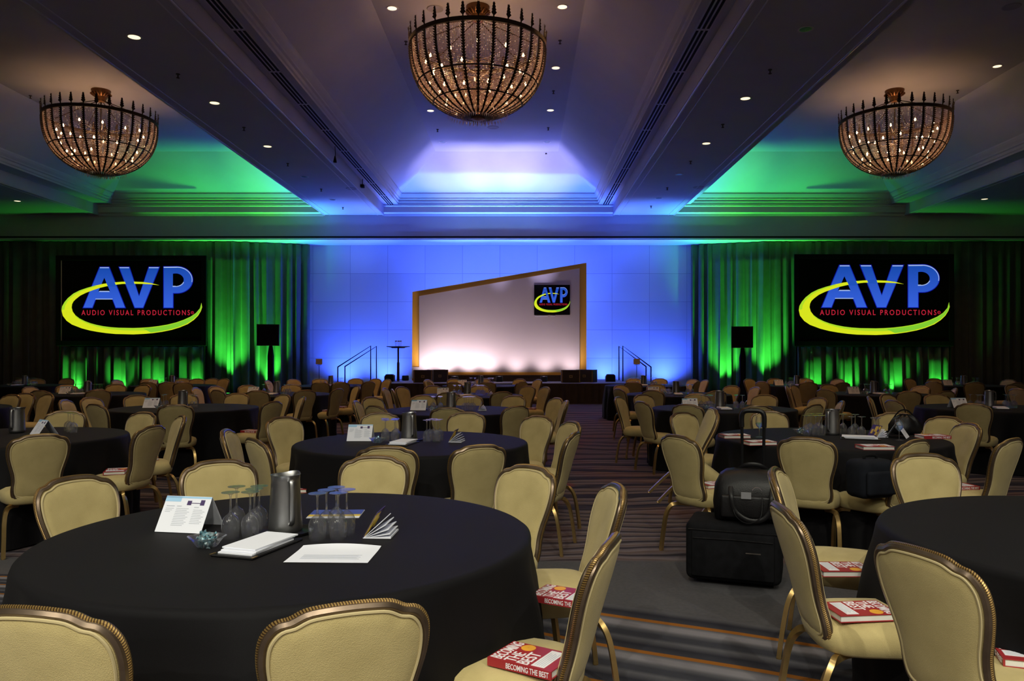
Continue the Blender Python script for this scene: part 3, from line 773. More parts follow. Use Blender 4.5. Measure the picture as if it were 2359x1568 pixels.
tag(bd, 'slanted white stage backdrop framed in golden yellow', 'backdrop')
lp = empty('logo_sign', (0, 0, 0)); i0 = P(1230.5, 725, YB-.06); i1 = P(1313, 656, YB-.06)
b = MB(); b.box(i0.x, i1.x, YB-.075, YB-.052, i0.z, i1.z); obj('sign_board', b.mesh('sign_board', M['black_emit'], False), lp)
logo(lp, i0.x, i1.x, i0.z, i1.z, YB-.077)
tag(lp, 'small black sign with the company logo on the white backdrop', 'sign')
for a0, a1, d in ((1232, 1262, 'longer'), (1268, 1279, 'shorter')):
    s0 = P(a0, 729.5, YB-.05); s1 = P(a1, 726.5, YB-.05)
    b = MB(); b.box(s0.x, s1.x, YB-.056, YB-.051, s0.z, s1.z); tag(obj('caption_strip', b.mesh('caption_strip', M['white'], False)), 'white strip under the small logo sign, the %s one' % d, 'caption strip', 'strips under the logo sign')

# wedge / front speakers on the stage edge
def stage_speaker(x, y, rz, label, mirror=1):
    r = empty('stage_speaker', (x, y, ST), rz)
    b = MB()
    pr = [(-.29, 0), (.29, 0), (.29, .38), (-.29, .38)]
    b.rbox(-.29, .29, 0, .34, 0, .385, .008); obj('cabinet', b.mesh('cabinet', M['brownbox'], False), r)
    b = MB(); b.box(-.24, .24, -.012, 0, .02, .365); obj('grille', b.mesh('grille', M['skirt'], False), r)
    b = MB(); b.box(-.275, -.255, -.014, 0, .01, .375); b.box(.255, .275, -.014, 0, .01, .375); obj('edge_strip', b.mesh('edge_strip', M['brownstrip'], False), r)
    b = MB(); b.box(-.05, .05, -.018, -.010, .15, .23); obj('badge', b.mesh('badge', M['brownstrip'], False), r)
    b = MB(); b.box(-.028, .028, -.022, -.017, .172, .208); obj('badge_print', b.mesh('badge_print', M['brownbox'], False), r)
    tag(r, label, 'speaker', 'brown speakers on the stage edge')
stage_speaker(-3.02, 23.75, 0, 'brown speaker cabinet with a square badge, left end of the stage edge, facing front')
stage_speaker(-2.56, 24.25, .5, 'brown speaker cabinet tucked behind the left stage-edge speaker')
stage_speaker(1.48, 23.75, 0, 'brown speaker cabinet with a square badge, right end of the stage edge, facing front')
stage_speaker(1.93, 24.25, -.5, 'brown speaker cabinet tucked behind the right stage-edge speaker')
def monitor(px, label, s):
    D = 24.6; x = (px-CX)*D/F
    r = empty('floor_monitor', (x, D, ST)); b = MB()
    b.prism([(-.15, .0), (.15, 0), (.15, .2), (.10, .235), (-.10, .235), (-.15, .16)], 0, .26); obj('cabinet', b.mesh('cabinet', M['lightbody'], False), r)
    b = MB(); b.box(-.12, .12, -.008, 0, .02, .18); obj('grille', b.mesh('grille', M['navy'], False), r)
    tag(r, label, 'monitor speaker', 'small black floor monitors')
monitor(896, 'small black floor monitor on the stage left of the tall cocktail table', 1)
monitor(1407, 'small black floor monitor on the right end of the stage', -1)
# stage side wings: low platforms the rails stand beside
def steps(x0, x1, hx0, hx1, label, left):
    r = empty('stage_steps', (0, 0, 0)); Y0, Y1 = 25.0, 26.0
    n = 3
    for i in range(n):
        a = x0+(x1-x0)*i/n; h = ST*(i+1)/(n+.3)
        b = MB(); b.box(min(a, x1), max(a, x1), Y0, Y1, h-.2 if i else 0, h); obj('step', b.mesh('step', M['black'], False), r)
    for yy, dx in ((Y0, 0), (Y1, 0)):
        b = MB()
        zt = CAMH-(797-CY)*25/F
        lowz, = (1.07,); s = 1 if left else -1
        b.tube([(x0, yy, .0), (x0, yy, lowz), (x1-.0, yy, 1.74), (x1, yy, 0.3)], .022, n=8, ref=(0, 1, 0))
        b.tube([(x0, yy, .55), (x1, yy, 1.2)], .016, n=6) if False else None
        obj('handrail', b.mesh('handrail', M['black']), r)
    tag(r, label, 'steps', 'stage steps with black handrails')
steps(-5.90, -4.85, 0, 0, 'portable steps with black handrails at the left end of the stage', True)
steps(4.12, 3.22, 0, 0, 'portable steps with black handrails at the right end of the stage', False)
# cocktail table
ct = empty('cocktail_table', (-3.92, 24.7, ST))
b = MB(); b.lathe([(.001, 1.075), (.20, 1.06), (.22, 1.08), (.365, 1.10), (.37, 1.115), (.001, 1.12)], 32); obj('tabletop', b.mesh('tabletop', M['black']), ct)
b = MB(); b.lathe([(.045, 0.02), (.04, .6), (.028, .62), (.028, 1.08)], 16); obj('pole', b.mesh('pole', M['darkbronze']), ct)
b = MB(); b.lathe([(.001, .0), (.19, 0), (.19, .012), (.05, .03), (.001, .03)], 28); obj('base', b.mesh('base', M['steel']), ct)
tag(ct, 'tall black round cocktail table on the left of the stage', 'table')
gm = MB(); gm.lathe([(.001, 0), (.028, 0), (.03, .17), (.028, .17), (.026, .006), (.001, .006)], 16); gme = gm.mesh('tumbler', M['glass'])
gc = MB(); gc.lathe([(.031, .145), (.034, .146), (.034, .175), (.031, .176)], 16); gcm = gc.mesh('coloured_rim', M['amber'])
for i, dx in enumerate((-.06, .015, .09)):
    g = empty('drinking_glass', (-3.93+dx, 24.7+(.03 if i == 1 else 0), ST+1.1205)); obj('tumbler', gme, g); obj('coloured_rim', gcm, g)
    tag(g, 'tall glass with dark rim on the cocktail table, %s of three' % ['left', 'middle', 'right'][i], 'glass', 'glasses on the cocktail table')
# sign stands
for px, D, d in ((735, 21.6, 'before the blue wall left of the stage'), (1467, 21.6, 'before the blue wall right of the stage')):
    x = (px-CX)*D/F; r = empty('table_sign', (x, D, 0)); zt = CAMH-(826-CY)*D/F; zb = CAMH-(839-CY)*D/F
    b = MB(); b.box(-.09, .09, 0, .004, zb, zt); obj('card', b.mesh('card', M['tan'], False), r)
    b = MB(); b.tube([(0, .01, 0), (0, .01, zb+.02)], .008, n=6); b.tube([(-.05, .01, zb-.03), (0, .01, zb+.01), (.05, .01, zb-.03)], .006, n=5); obj('pole', b.mesh('pole', M['black']), r)
    b = MB(); b.lathe([(.001, 0), (.14, 0), (.14, .015), (.02, .025), (.001, .03)], 20); obj('base', b.mesh('base', M['black']), r)
    tag(r, 'cream card on a thin black floor stand %s' % d, 'sign', 'card signs on stands')
# loudspeakers on draped stands
def pa(px0, px1, py0, py1, D, rz, label):
    cx = ((px0+px1)/2-CX)*D/F; zt = CAMH-(py0-CY)*D/F; zb = CAMH-(py1-CY)*D/F; w = (px1-px0)*D/F/2
    r = empty('loudspeaker', (cx, D, 0), rz)
    b = MB(); h = zt-zb
    b.prism([(-w*.94, zb), (w*.94, zb), (w*.94, zt), (-w*.94, zt)], -.18, .10)
    b.rings = None
    b.loft([[Vector((-w*.94, .10, zb)), Vector((w*.94, .10, zb)), Vector((w*.94, .10, zt)), Vector((-w*.94, .10, zt))], [Vector((-w*.6, .32, zb+.04)), Vector((w*.6, .32, zb+.04)), Vector((w*.6, .32, zt-.04)), Vector((-w*.6, .32, zt-.04))]])
    obj('cabinet', b.mesh('cabinet', M['lightbody'], False), r)
    b = MB(); b.box(-w*.88, w*.88, -.195, -.181, zb+.03, zt-.03); obj('grille', b.mesh('grille', M['black'], False), r)
    tag(r, label, 'speaker', 'loudspeakers on draped stands')
    s = empty('speaker_stand', (cx+(.06 if cx < 0 else .03), D+.05, 0))
    b = MB(); b.lathe([(.05, zb-.002), (.09, zb-.3), (.09, .7), (.18, .35), (.34, .02), (.35, .0)], 20)
    for i, v in enumerate(b.v):
        v = Vector(v); k = 1+.10*sin(7*atan2(v.y, v.x)); b.v[i] = (v.x*k, v.y*k, v.z)
    obj('stand_cover', b.mesh('stand_cover', M['black']), s)
    b = MB(); b.tube([(0, 0, 0), (0, 0, zb-.001)], .03, n=10); obj('pole', b.mesh('pole', M['black']), s)
    tag(s, 'black draped stand under the %s loudspeaker' % ('left' if cx < 0 else 'right'), 'speaker stand', 'draped speaker stands')
pa(592, 644, 747, 796, 23.6, .25, 'black loudspeaker on a stand before the green-lit drape left of the stage')
pa(1684, 1735, 752, 801, 23.6, -.25, 'black loudspeaker on a stand before the green-lit drape right of the stage')

# ---------------------------------------------------------------- uplights
bb = MB(); bb.lathe([(.001, .0), (.10, 0), (.12, .03), (.11, .16), (.09, .17)], 18, ); par_me = bb.mesh('housing', M['lightbody'])
bl = MB(); bl.lathe([(.001, .165), (.09, .166)], 18)
lens_mes = {k_: bl.mesh('lens', M[k_]) for k_ in ('eblue', 'egreen', 'ewhite')}
def uplight(x, y, z, aim, color, power, kind, label, angle=70, size=.07, blend=1.0):
    r = empty('uplight', (x, y, z)); obj('housing', par_me, r); obj('lens', lens_mes[kind], r)
    tag(r, label, 'uplight', '%s floor uplights' % {'eblue': 'blue', 'egreen': 'green', 'ewhite': 'white'}[kind])
    lamp('uplight_beam', 'SPOT', (x, y, z+.20), aim, power, color, size, angle, blend)
BLUE = (.040, .105, 1.0)
for x, d in ((-6.3, 'at the foot of the blue wall beside the left drape'), (-4.9, 'at the foot of the blue wall behind the left steps'), (2.95, 'at the foot of the blue wall just right of the backdrop'), (5.05, 'at the foot of the blue wall beside the right drape')):
    uplight(x, 27.35, .0, (x, 27.85, 3.5), BLUE, E_BLUE, 'eblue', 'small blue uplight ' + d, 130)
for x, tx, d in ((-6.2, -5.9, 'left of the stage'), (4.6, 4.3, 'right of the stage')):
    uplight(x, 26.15, .0, (tx, 26.2, 6.2), (.08, .24, 1), 3000, 'eblue', 'blue uplight on the floor %s, aimed at the ceiling beam' % d, 50)
for x, d in ((-3.0, 'leftmost'), (-1.4, 'second from left'), (.2, 'second from right'), (1.7, 'rightmost')):
    uplight(x, 26.2, ST, (x, 26.75, 5.6), BLUE, E_SETBLUE*1.6, 'eblue', 'small blue uplight hidden behind the backdrop, %s' % d, 120)
for x, d in ((-2.2, 'left'), (-.8, 'middle'), (.6, 'right')):  # extra lamps added to brighten the end of the cove
    uplight(x, 26.0, ST, (x, 25.35, 7.8), (.16, .42, 1), 2600, 'eblue', 'added cyan cove uplight behind the backdrop, %s one' % d, 50)
    uplight(x+.08, 24.60, ST, (x, 25.35, 7.9), (.62, .56, 1), 2600, 'ewhite', 'added pale cove uplight on the stage before the brown trough, %s one' % d, 31)
for x, d in ((-3.85, 'left'), (2.35, 'right')):  # pair of lamps added to turn the header face bluer
    uplight(x, 25.75, ST, (x*.55, 26.7, 5.9), BLUE, 1500, 'eblue', 'added blue uplight on the stage beside the %s edge of the backdrop' % d, 80)
for x, s, d in ((-3.15, 1.1, 'leftmost'), (-2.5, 1.4, 'second from left'), (-1.75, 1.2, 'third from left'), (-1.1, 1.1, 'fourth from left'), (-.2, .8, 'third from right'), (.75, .7, 'second from right'), (1.6, .7, 'rightmost')):
    uplight(x, 25.14, ST, (x, 25.62, 1.75), (1, .80, .90), E_WHITE*s*.32, 'ewhite', 'small white footlight in the brown trough, %s' % d, 125, .10)
GRN = (.06, 1.0, .07)
for x, y, s, d in ((-9.95, 26.38, 1.3, 'at the corner of the left drape'), (-8.75, 26.95, .8, 'behind the left loudspeaker stand'), (7.0, 26.98, .9, 'at the middle of the right green-lit drape'), (8.3, 26.38, 1.3, 'at the corner of the right drape')):
    uplight(x, y, 0, (x+(-.25 if x < 0 else .25), y+.75, 5.0), GRN, E_GREEN*s, 'egreen', 'small green uplight ' + d, 64)
for x, tx, d in ((-9.0, -7.6, 'left'), (7.3, 6.0, 'right')):  # added lamps standing in for green spill on the side coffers
    uplight(x, 26.1, 0, (tx, 25.7, 7.4), (.10, 1, .10), 2200, 'egreen', 'added green spill light near the %s drape, aimed at the ceiling coffer' % d, 38)
for x, d in ((-14.9, 'left end of the left screen skirt'), (-13.4, 'middle of the left screen skirt'), (-12.2, 'middle right of the left screen skirt'), (-10.9, 'right end of the left screen skirt'), (9.7, 'left end of the right screen skirt'), (10.9, 'middle left of the right screen skirt'), (12.4, 'middle right of the right screen skirt'), (13.9, 'right end of the right screen skirt')):
    uplight(x, 26.10, 0, (x-.25 if x < 0 else x+.25, 26.45, 1.05), GRN, E_GREENS, 'egreen', 'small green uplight at the ' + d, 88)

# ---------------------------------------------------------------- chairs
def catmull(pts, n=6, closed=True):
    out = []; N_ = len(pts)
    for i in range(N_ if closed else N_-1):
        p0, p1, p2, p3 = [Vector(pts[(i+j) % N_] if closed else pts[max(0, min(N_-1, i+j))]) for j in (-1, 0, 1, 2)]
        for k_ in range(n):
            t = k_/n
            out.append(.5*((2*p1)+(p2-p0)*t+(2*p0-5*p1+4*p2-p3)*t*t+(3*p1-p0-3*p2+p3)*t**3))
    if not closed: out.append(Vector(pts[-1]))
    return out
WX = .945
half = [(.055, .868), (.10, .862), (.135, .845), (.168, .836), (.192, .806), (.199, .765), (.195, .715), (.180, .655), (.163, .595), (.156, .535), (.160, .475), (.150, .430), (.115, .410), (.05, .404)]
half = [(x*WX, z-.005) for x, z in half]
ctrl = [(0, .865)]+half+[(0, .403)]+[(-x, z) for x, z in reversed(half)]
OUT = catmull(ctrl, 3)
def warp(x, z, y=0):
    return Vector((x, -.195-.24*(z-.42)-.10*(z-.42)**2+.55*x*x+y, z))
def make_chair_meshes():
    me = {}
    b = MB(); b.tube([warp(p_[0], p_[1]) for p_ in OUT], .0125, .019, n=8, closed=True, ref=(0, 1, 0)); me['back_frame'] = b.mesh('back_frame', M['frame'])
    cz = .64
    def sc(k_, y): return [warp(p_[0]*(1-(1-k_)*1.0), cz+(p_[1]-cz)*(1-(1-k_)*.85), y) for p_ in OUT]
    b = MB(); b.tube([p_+Vector((0, 0, 0)) for p_ in sc(1.04, 0)], .0080, n=8, closed=True, uv=True); me['rope_trim'] = b.mesh('rope_trim', M['rope'])
    b = MB(); b.loft([sc(.12, .034), sc(.5, .034), sc(.75, .031), sc(.90, .025), sc(.965, .014), sc(.97, 0), sc(.965, -.014), sc(.90, -.021), sc(.75, -.026), sc(.5, -.028), sc(.12, -.028)])
    me['backrest'] = b.mesh('backrest', M['fabric'], True, 60)
    b = MB(); b.tube(sc(.940, .021), .0045, n=6, closed=True); b.tube(sc(.940, -.019), .0042, n=6, closed=True); me['piping'] = b.mesh('piping', M['piping'])
    def ring(sx, sy, z, y0=0):
        r_ = []
        for i in range(36):
            a = 2*pi*i/36; ca, sa = cos(a), sin(a); e = .55
            x = abs(ca)**e*(1 if ca > 0 else -1); y = abs(sa)**e*(1 if sa > 0 else -1)
            r_.append(Vector((x*sx*(.90+.10*(y+1)/2), y*sy+y0, z)))
        return r_
    b = MB(); b.loft([ring(.15, .14, .355), ring(.185, .18, .357), ring(.205, .205, .37), ring(.215, .215, .40), ring(.217, .217, .43), ring(.205, .205, .455), ring(.17, .17, .472), ring(.10, .10, .480), ring(.03, .03, .482)])
    me['seat'] = b.mesh('seat', M['fabric'], True, 70)
    for nm, s in (('rl', -1), ('rr', 1)):
        pts = catmull([(s*.10, -.09, .345), (s*.15, -.15, .352), (s*.185, -.19, .335), (s*.205, -.225, .27), (s*.213, -.25, .13), (s*.218, -.265, .006)], 5, False)
        b = MB(); b.tube(pts, .019, .015, n=4, rot=pi/4, ref=(0, 1, 0.2)); b.lathe([(.013, 0), (.013, .008)], 8, (s*.218, -.265, 0), True); me[nm] = b.mesh('leg', M['gold'], True, 40)
        pts = catmull([(s*.12, .09, .345), (s*.16, .14, .350), (s*.185, .17, .325), (s*.192, .185, .24), (s*.195, .19, .1), (s*.197, .195, .006)], 5, False)
        b = MB(); b.tube(pts, .019, .015, n=4, rot=pi/4, ref=(0, 1, 0.2)); b.lathe([(.013, 0), (.013, .008)], 8, (s*.197, .195, 0), True); me['f'+nm[1]] = b.mesh('leg', M['gold'], True, 40)
    return me
CM = make_chair_meshes()
def build_chair():
    r = empty('banquet_chair')
    for k_ in ('seat', 'backrest', 'back_frame', 'rope_trim', 'piping'): obj(k_, CM[k_], r)
    for k_ in ('rl', 'rr', 'fl', 'fr'): obj('leg', CM[k_], r)
    return r
chair0 = build_chair()
# table centres: name -> (x, y, phrase)
TB = {
 'A1': (-.877, 3.0, 'the nearest table'), 'A2': (-.87, 6.17, 'the second central table'), 'A3': (-.85, 9.75, 'the third central table'),
 'A4': (-.90, 13.4, 'the fourth central table'), 'A5': (-.9, 17.7, 'the fifth central table'),
 'B1': (2.33, 2.92, 'the bottom right table'), 'B2': (2.55, 6.5, 'the luggage table'), 'B3': (2.6, 10.1, 'the third table right of aisle'),
 'B4': (2.76, 13.8, 'the fourth table right of aisle'), 'B5': (2.8, 17.8, 'the fifth table right of aisle'),
 'C3': (6.15, 10.2, 'the nearest far-right table'), 'C4': (6.3, 13.9, 'the middle far-right table'), 'C5': (6.3, 17.8, 'the back far-right table'),
 'D4': (9.9, 13.9, 'the right-edge table'), 'D5': (10.1, 17.8, 'the right corner table'),
 'L2': (-4.33, 6.58, 'the left-edge table'), 'L3': (-4.4, 10.2, 'the brownish left table'), 'L4': (-4.3, 13.8, 'the table before left drape'), 'L5': (-4.3, 17.7, 'the table before blue wall'),
 'M3': (-7.75, 10.2, 'the hidden left-edge table'), 'M4': (-7.7, 13.9, 'the middle table below left screen'), 'M5': (-7.95, 17.8, 'the back table below left screen'), 'N5': (-11.3, 17.8, 'the left corner table'),
}
CH = []    # (table, px of the back's top centre, py of the back's top, yaw tweak)
def cc(t, *l):
    for e in l: CH.append((t, e[0], e[1], e[2] if len(e) > 2 else 0))
cc('A1', (803, 1378), (90, 1388), (170, 1095), (503, 1058), (865, 1048), (1220, 1070), (1418, 1113, -.2), (1400, 1232, .15))
cc('A2', (522, 987), (587, 1007), (651, 959), (874, 949), (1076, 948), (1242, 956), (1318, 969), (1322, 993), (1105, 1022), (890, 1025))
cc('A3', (1032, 933.6), (1190, 931), (864, 930), (820, 922), (855, 912), (974, 907.5), (1082, 909), (1186, 907.5), (1283, 912), (1304, 921))
cc('A4', (1033, 903), (1157, 901), (905, 895), (886, 889.5), (924, 884.5), (997, 883), (1105, 884.5), (1218, 885.5), (1257, 890))
cc('A5', (1046, 879), (1122, 879), (1203, 877), (989, 877), (985, 871), (1045, 869), (1113, 869), (1198, 869), (1240, 871.5))
cc('B1', (1788, 1076, .33), (1806, 1158), (2122, 1255, -.12), (2125, 1043))
cc('B2', (2110, 1009, .5), (2330, 1007), (1857, 1005), (1562, 1000), (1571, 948), (2233, 974), (2180, 958), (2065, 948), (1770, 938))
cc('B3', (1745, 928), (1583, 928), (1480, 905.5), (1478, 920), (1425, 912.7), (1605, 904), (1763, 905), (1877, 930), (1888, 913), (1939, 922))
cc('B4', (1503, 897), (1425, 893), (1429, 885), (1511, 882), (1650, 899), (1687, 884), (1742, 889))
cc('B5', (1458, 878), (1460, 867), (1520, 870), (1597, 870), (1607, 876), (1625, 873))
cc('C3', (2003, 911.5), (2042, 904), (2058, 920), (2156, 906), (2241, 928))
cc('C4', (1901, 895), (1818, 882), (1822, 885), (1908, 882), (2095, 903), (2123, 888), (2180, 901), (2200, 893))
cc('C5', (1862, 878), (1725, 871), (1755, 876), (1784, 870), (1931, 872), (1942, 881), (1855, 870))
cc('D4', (2345, 899), (2330, 885))
cc('D5', (2094, 871), (2152, 871), (2150, 879), (2245, 881), (2325, 872), (2344, 885))
cc('L2', (92, 998), (350, 978), (418, 956), (332, 948), (152, 940))
cc('L3', (219, 925), (404, 929), (629, 923), (698, 912), (654, 905), (207, 909), (149, 916), (315, 905), (424, 901), (548, 901))
cc('L4', (592, 896), (703, 896), (779, 892), (823, 888), (570, 880), (672, 881), (500, 895), (496, 884), (450, 889))
cc('L5', (737, 867.5), (820, 867), (850, 875), (866, 869), (893, 872.5), (771, 878), (752, 877), (616, 871), (675, 868.5))
cc('M3', (33, 912), (53, 903), (111, 905))
cc('M4', (92, 896), (153, 881), (226, 895), (331, 888), (268, 883), (68, 890))
cc('M5', (268, 871.6), (362, 876), (415, 883), (460, 874), (512, 870), (489, 867), (422, 866.5), (341, 867), (372, 876))
cc('N5', (155, 867.5), (80, 873), (60, 870))
from collections import defaultdict
placed = []; BY = {}
for t, px, py, tw in CH:
    tx, ty, _ = TB[t]; D = 1015/(py-CY); X = (px-CX)*D/F; near = D < 8
    k_ = (px-CX)/F
    # keep the sight line, slide the depth so that the chair stands at its own table
    lo, hi_ = (1.20, 1.75) if near else (1.22, 1.50)
    def dist(Dd): return hypot(Dd*k_-tx, Dd-ty)
    if not (lo <= dist(D) <= hi_):
        best = None
        for i in range(-150, 151):
            Dd = D*(1+i*.002)
            e = max(lo-dist(Dd), 0, dist(Dd)-hi_)*20+abs(i)*.01
            if best is None or e < best[0]: best = (e, Dd)
        D = best[1]; X = D*k_
    d = Vector((tx-X, ty-D)).normalized()
    placed.append([t, X, D, d, px, py, tw])
# pull far chairs apart a little where two backs coincide
for it in range(30):
    for i in range(len(placed)):
        for j in range(i+1, len(placed)):
            a, c = placed[i], placed[j]
            dx, dy = c[1]-a[1], c[2]-a[2]; l = hypot(dx, dy)
            if l < .42 and a[2] > 9:
                f_ = (.42-l)/2*.5; l = max(l, .01)
                a[1] -= dx/l*f_; a[2] -= dy/l*f_; c[1] += dx/l*f_; c[2] += dy/l*f_
sides = defaultdict(list)
for p_ in placed:
    t = p_[0]; tx, ty, ph = TB[t]; dx, dy = p_[1]-tx, p_[2]-ty
    p_[3] = Vector((-dx, -dy)).normalized()
    sd = 'near' if dy < -.75 else ('far' if dy > .75 else ('left' if dx < 0 else 'right'))
    sides[(t, sd)].append(p_)
ORD = {1: ['only one'], 2: ['first', 'last'], 3: ['first', 'middle', 'last'], 4: ['first', 'second', 'third', 'last'], 5: ['first', 'second', 'middle', 'fourth', 'last'], 6: ['first', 'second', 'third', 'fourth', 'fifth', 'last']}
used0 = False
for (t, sd), lst in sides.items():
    lr = sd in ('near', 'far')
    lst.sort(key=lambda p_: p_[4] if lr else p_[2])
    n = len(lst)
    for i, p_ in enumerate(lst):
        w = ORD.get(n, ['number %d' % (k_+1) for k_ in range(n)])[i]
        w = {'first': 'leftmost' if lr else 'nearest', 'last': 'rightmost' if lr else 'farthest', 'second': 'second from left' if lr else 'second nearest',
             'third': 'third from left' if lr else 'third nearest', 'fourth': 'fourth from left' if lr else 'fourth nearest'}.get(w, w)
        _, X, D, d, px, py, tw = p_
        c = chair0 if not used0 else copy_tree(chair0); used0 = True
        d = Vector((d.x*cos(tw)-d.y*sin(tw), d.x*sin(tw)+d.y*cos(tw)))
        org = Vector((X, D))+d*.305; rz = atan2(d.y, d.x)-pi/2
        place(c, (org.x, org.y, 0), rz)
        tag(c, 'beige chair, %s at %s side of %s' % (w, sd, TB[t][2]), 'chair', 'beige banquet chairs')
        BY[(t, px)] = c
# the tipped chair
c = copy_tree(chair0); c.parent = None
tilt = radians(-38)
R_ = Matrix.Rotation(-pi/2, 4, 'Z') @ Matrix.Rotation(tilt, 4, 'X')
pf = R_ @ Vector((0, .20, 0)); zmin = min((R_ @ Vector(v_)).z for v_ in [(s*.197, .205, 0) for s in (-1, 1)])
seatz = min((R_ @ v.co).z for v in CM['seat'].vertices)
loc = Vector((1.43, 6.35, 0))-pf; loc.z = -min(zmin, seatz)+.0
c.matrix_world = Matrix.Translation(loc) @ R_
tag(c, 'beige banquet chair tipped forward against the table with luggage and books', 'chair', 'beige banquet chairs')

# ---------------------------------------------------------------- tablecloths
def cloth_mesh(seed):
    rnd = random.Random(seed); n = 216; R0 = .905
    ph = [rnd.uniform(0, 2*pi) for _ in range(4)]; ks = [rnd.choice((9, 10, 11)), rnd.choice((14, 16, 17)), rnd.choice((5, 6)), 23]
    prof = [(0.0, .760, 0), (.5, .760, 0), (R0-.02, .760, 0), (R0-.004, .758, 0), (R0+.006, .750, .03), (R0+.010, .735, .08), (R0+.012, .68, .2), (R0+.022, .55, .6), (R0+.032, .40, .85), (R0+.040, .22, 1.0), (R0+.035, .08, 1.0), (R0+.04, .012, 1.05)]
    b = MB(); rings = []
    for r_, z, w in prof:
        ring = []
        for i in range(n):
            a = 2*pi*i/n
            f_ = .020*sin(ks[0]*a+ph[0])+.014*sin(ks[1]*a+ph[1]+.5*w)+.010*sin(ks[2]*a+ph[2])+.004*sin(ks[3]*a+ph[3])
            rr = r_+w*f_*1.9 if w else max(r_, .001)
            ring.append(Vector((rr*cos(a), rr*sin(a), z)))
        rings.append(ring)
    b.loft(rings, True, False)
    return b.mesh('tablecloth', M['cloth'], True, 60)
cloths = [cloth_mesh(s) for s in range(4)]
for i, (t, (x, y, ph)) in enumerate(TB.items()):
    o = obj('tablecloth', cloths[i % 4], loc=(x, y, 0), rz=i*1.3)
    tag(o, 'round table under a floor-length black cloth, ' + ph, 'table', 'round tables in black cloths')

# ---------------------------------------------------------------- table things
TZ = .7605
gb = MB(); prof = [(.0285, 0), (.031, .018), (.0335, .040), (.0325, .060), (.025, .078), (.012, .089), (.005, .096), (.0036, .110), (.0036, .155), (.006, .163), (.020, .168), (.033, .170), (.033, .172), (.001, .172)]
gb.lathe(prof, 24); wine_me = gb.mesh('wine_glass', M['glass'])
gb = MB(); gb.lathe(prof, 10); wine_lo = gb.mesh('wine_glass', M['glass'])
def wine(x, y, label, group, lo=False, up=False, cat='glass'):
    o = obj('stem_glass', wine_lo if lo else wine_me, loc=(x, y, TZ+.0005))
    return tag(o, label, cat, group)
def make_pitcher():
    r = empty('water_pitcher')
    b = MB(); b.lathe([(.001, 0), (.060, 0), (.064, .008), (.0635, .02), (.054, .195), (.055, .212), (.057, .216), (.053, .216), (.050, .20), (.058, .03), (.001, .02)], 32)
    for i, v in enumerate(b.v):                                   # pouring lip
        if v[2] > .19:
            a = atan2(v[1], v[0]); k_ = max(0, cos(a-2.2))**8*(v[2]-.19)/.026
            rr = hypot(v[0], v[1]); b.v[i] = (v[0]*(1+.25*k_), v[1]*(1+.25*k_), v[2]+.006*k_)
    obj('body', b.mesh('body', M['steel']), r)
    b = MB(); pts = catmull([(.052, 0, .195), (.075, 0, .200), (.083, 0, .17), (.082, 0, .10), (.080, 0, .045), (.061, 0, .03)], 5, False)
    b.tube(pts, .004, .010, n=8, ref=(0, 1, 0)); obj('handle', b.mesh('handle', M['steel']), r)
    return r
pitch0 = make_pitcher()
def make_tent():
    r = empty('tent_card')                                        # width along x, front panel faces -y
    w, h, dpt, th = .098, .125, .080, .0012
    def panel(s):
        b = MB(); L_ = hypot(h, dpt); a = atan2(h, dpt)
        Mx = Matrix.Translation((0, -s*dpt, 0)) @ Matrix.Rotation(a if s > 0 else pi-a, 4, 'X')
        b.box(-w, w, 0, L_, -th/2, th/2, Mx); return b, Mx, L_
    b, Mx, L_ = panel(1); obj('front_panel', b.mesh('front_panel', M['paper'], False), r)
    b2, _, _ = panel(-1); obj('back_panel', b2.mesh('back_panel', M['paper'], False), r)
    t = MB(); zo = .0012
    for col, (x0, x1, rows, y0) in enumerate(((-.085, -.05, 3, .098), (-.04, .02, 11, .098), (.035, .085, 9, .094))):
        for k_ in range(rows): t.box(x0, x1-.012*((k_*7+col) % 3)/2, y0-k_*.0068-.0022, y0-k_*.0068, zo-.0003, zo, Mx)
    t.box(-.085, -.05, .105, .1085, zo-.0003, zo, Mx); t.box(-.04, -.02, .105, .1085, zo-.0003, zo, Mx); t.box(.035, .055, .102, .1055, zo-.0003, zo, Mx)
    obj('printed_text', t.mesh('printed_text', M['ink'], False), r)
    t = MB(); t.box(-w, -.03, .125, L_-.001, zo-.0003, zo, Mx); t.box(-w, w, .140, L_-.001, zo-.0003, zo, Mx); obj('blue_header', t.mesh('blue_header', M['sky_print'], False), r)
    t = MB(); t.box(.0, .018, .112, .130, zo, zo+.0004, Mx); t.box(.056, .074, .112, .134, zo, zo+.0004, Mx); t.box(.018, .056, .119, .1215, zo, zo+.0004, Mx)
    obj('photo_print', t.mesh('photo_print', M['purple'], False), r)
    return r
tent0 = make_tent()
def make_pads():
    r = empty('notepad_stack')
    b = MB(); b.rbox(-.085, .085, -.15, .15, 0, .008, .003, 1); obj('leather_folder', b.mesh('leather_folder', M['leather'], False), r)
    b = MB()
    for sx in (-1, 1):
        for k_ in range(5): b.box(sx*.083-.004, sx*.083+.004, -.150+.006*k_, -.147+.006*k_, .0075, .0092)
    obj('gilt_tooling', b.mesh('gilt_tooling', M['gold'], False), r)
    for k_ in range(3):
        b = MB(); Mx = Matrix.Rotation(radians([0, 2.5, -1.5][k_]), 4, 'Z'); b.box(-.068, .068, -.13+.012*k_, .115+.012*k_, .0085+.006*k_, .0135+.006*k_, Mx); obj('notepad', b.mesh('notepad', M['paper'], False), r)
    return r
pads0 = make_pads()
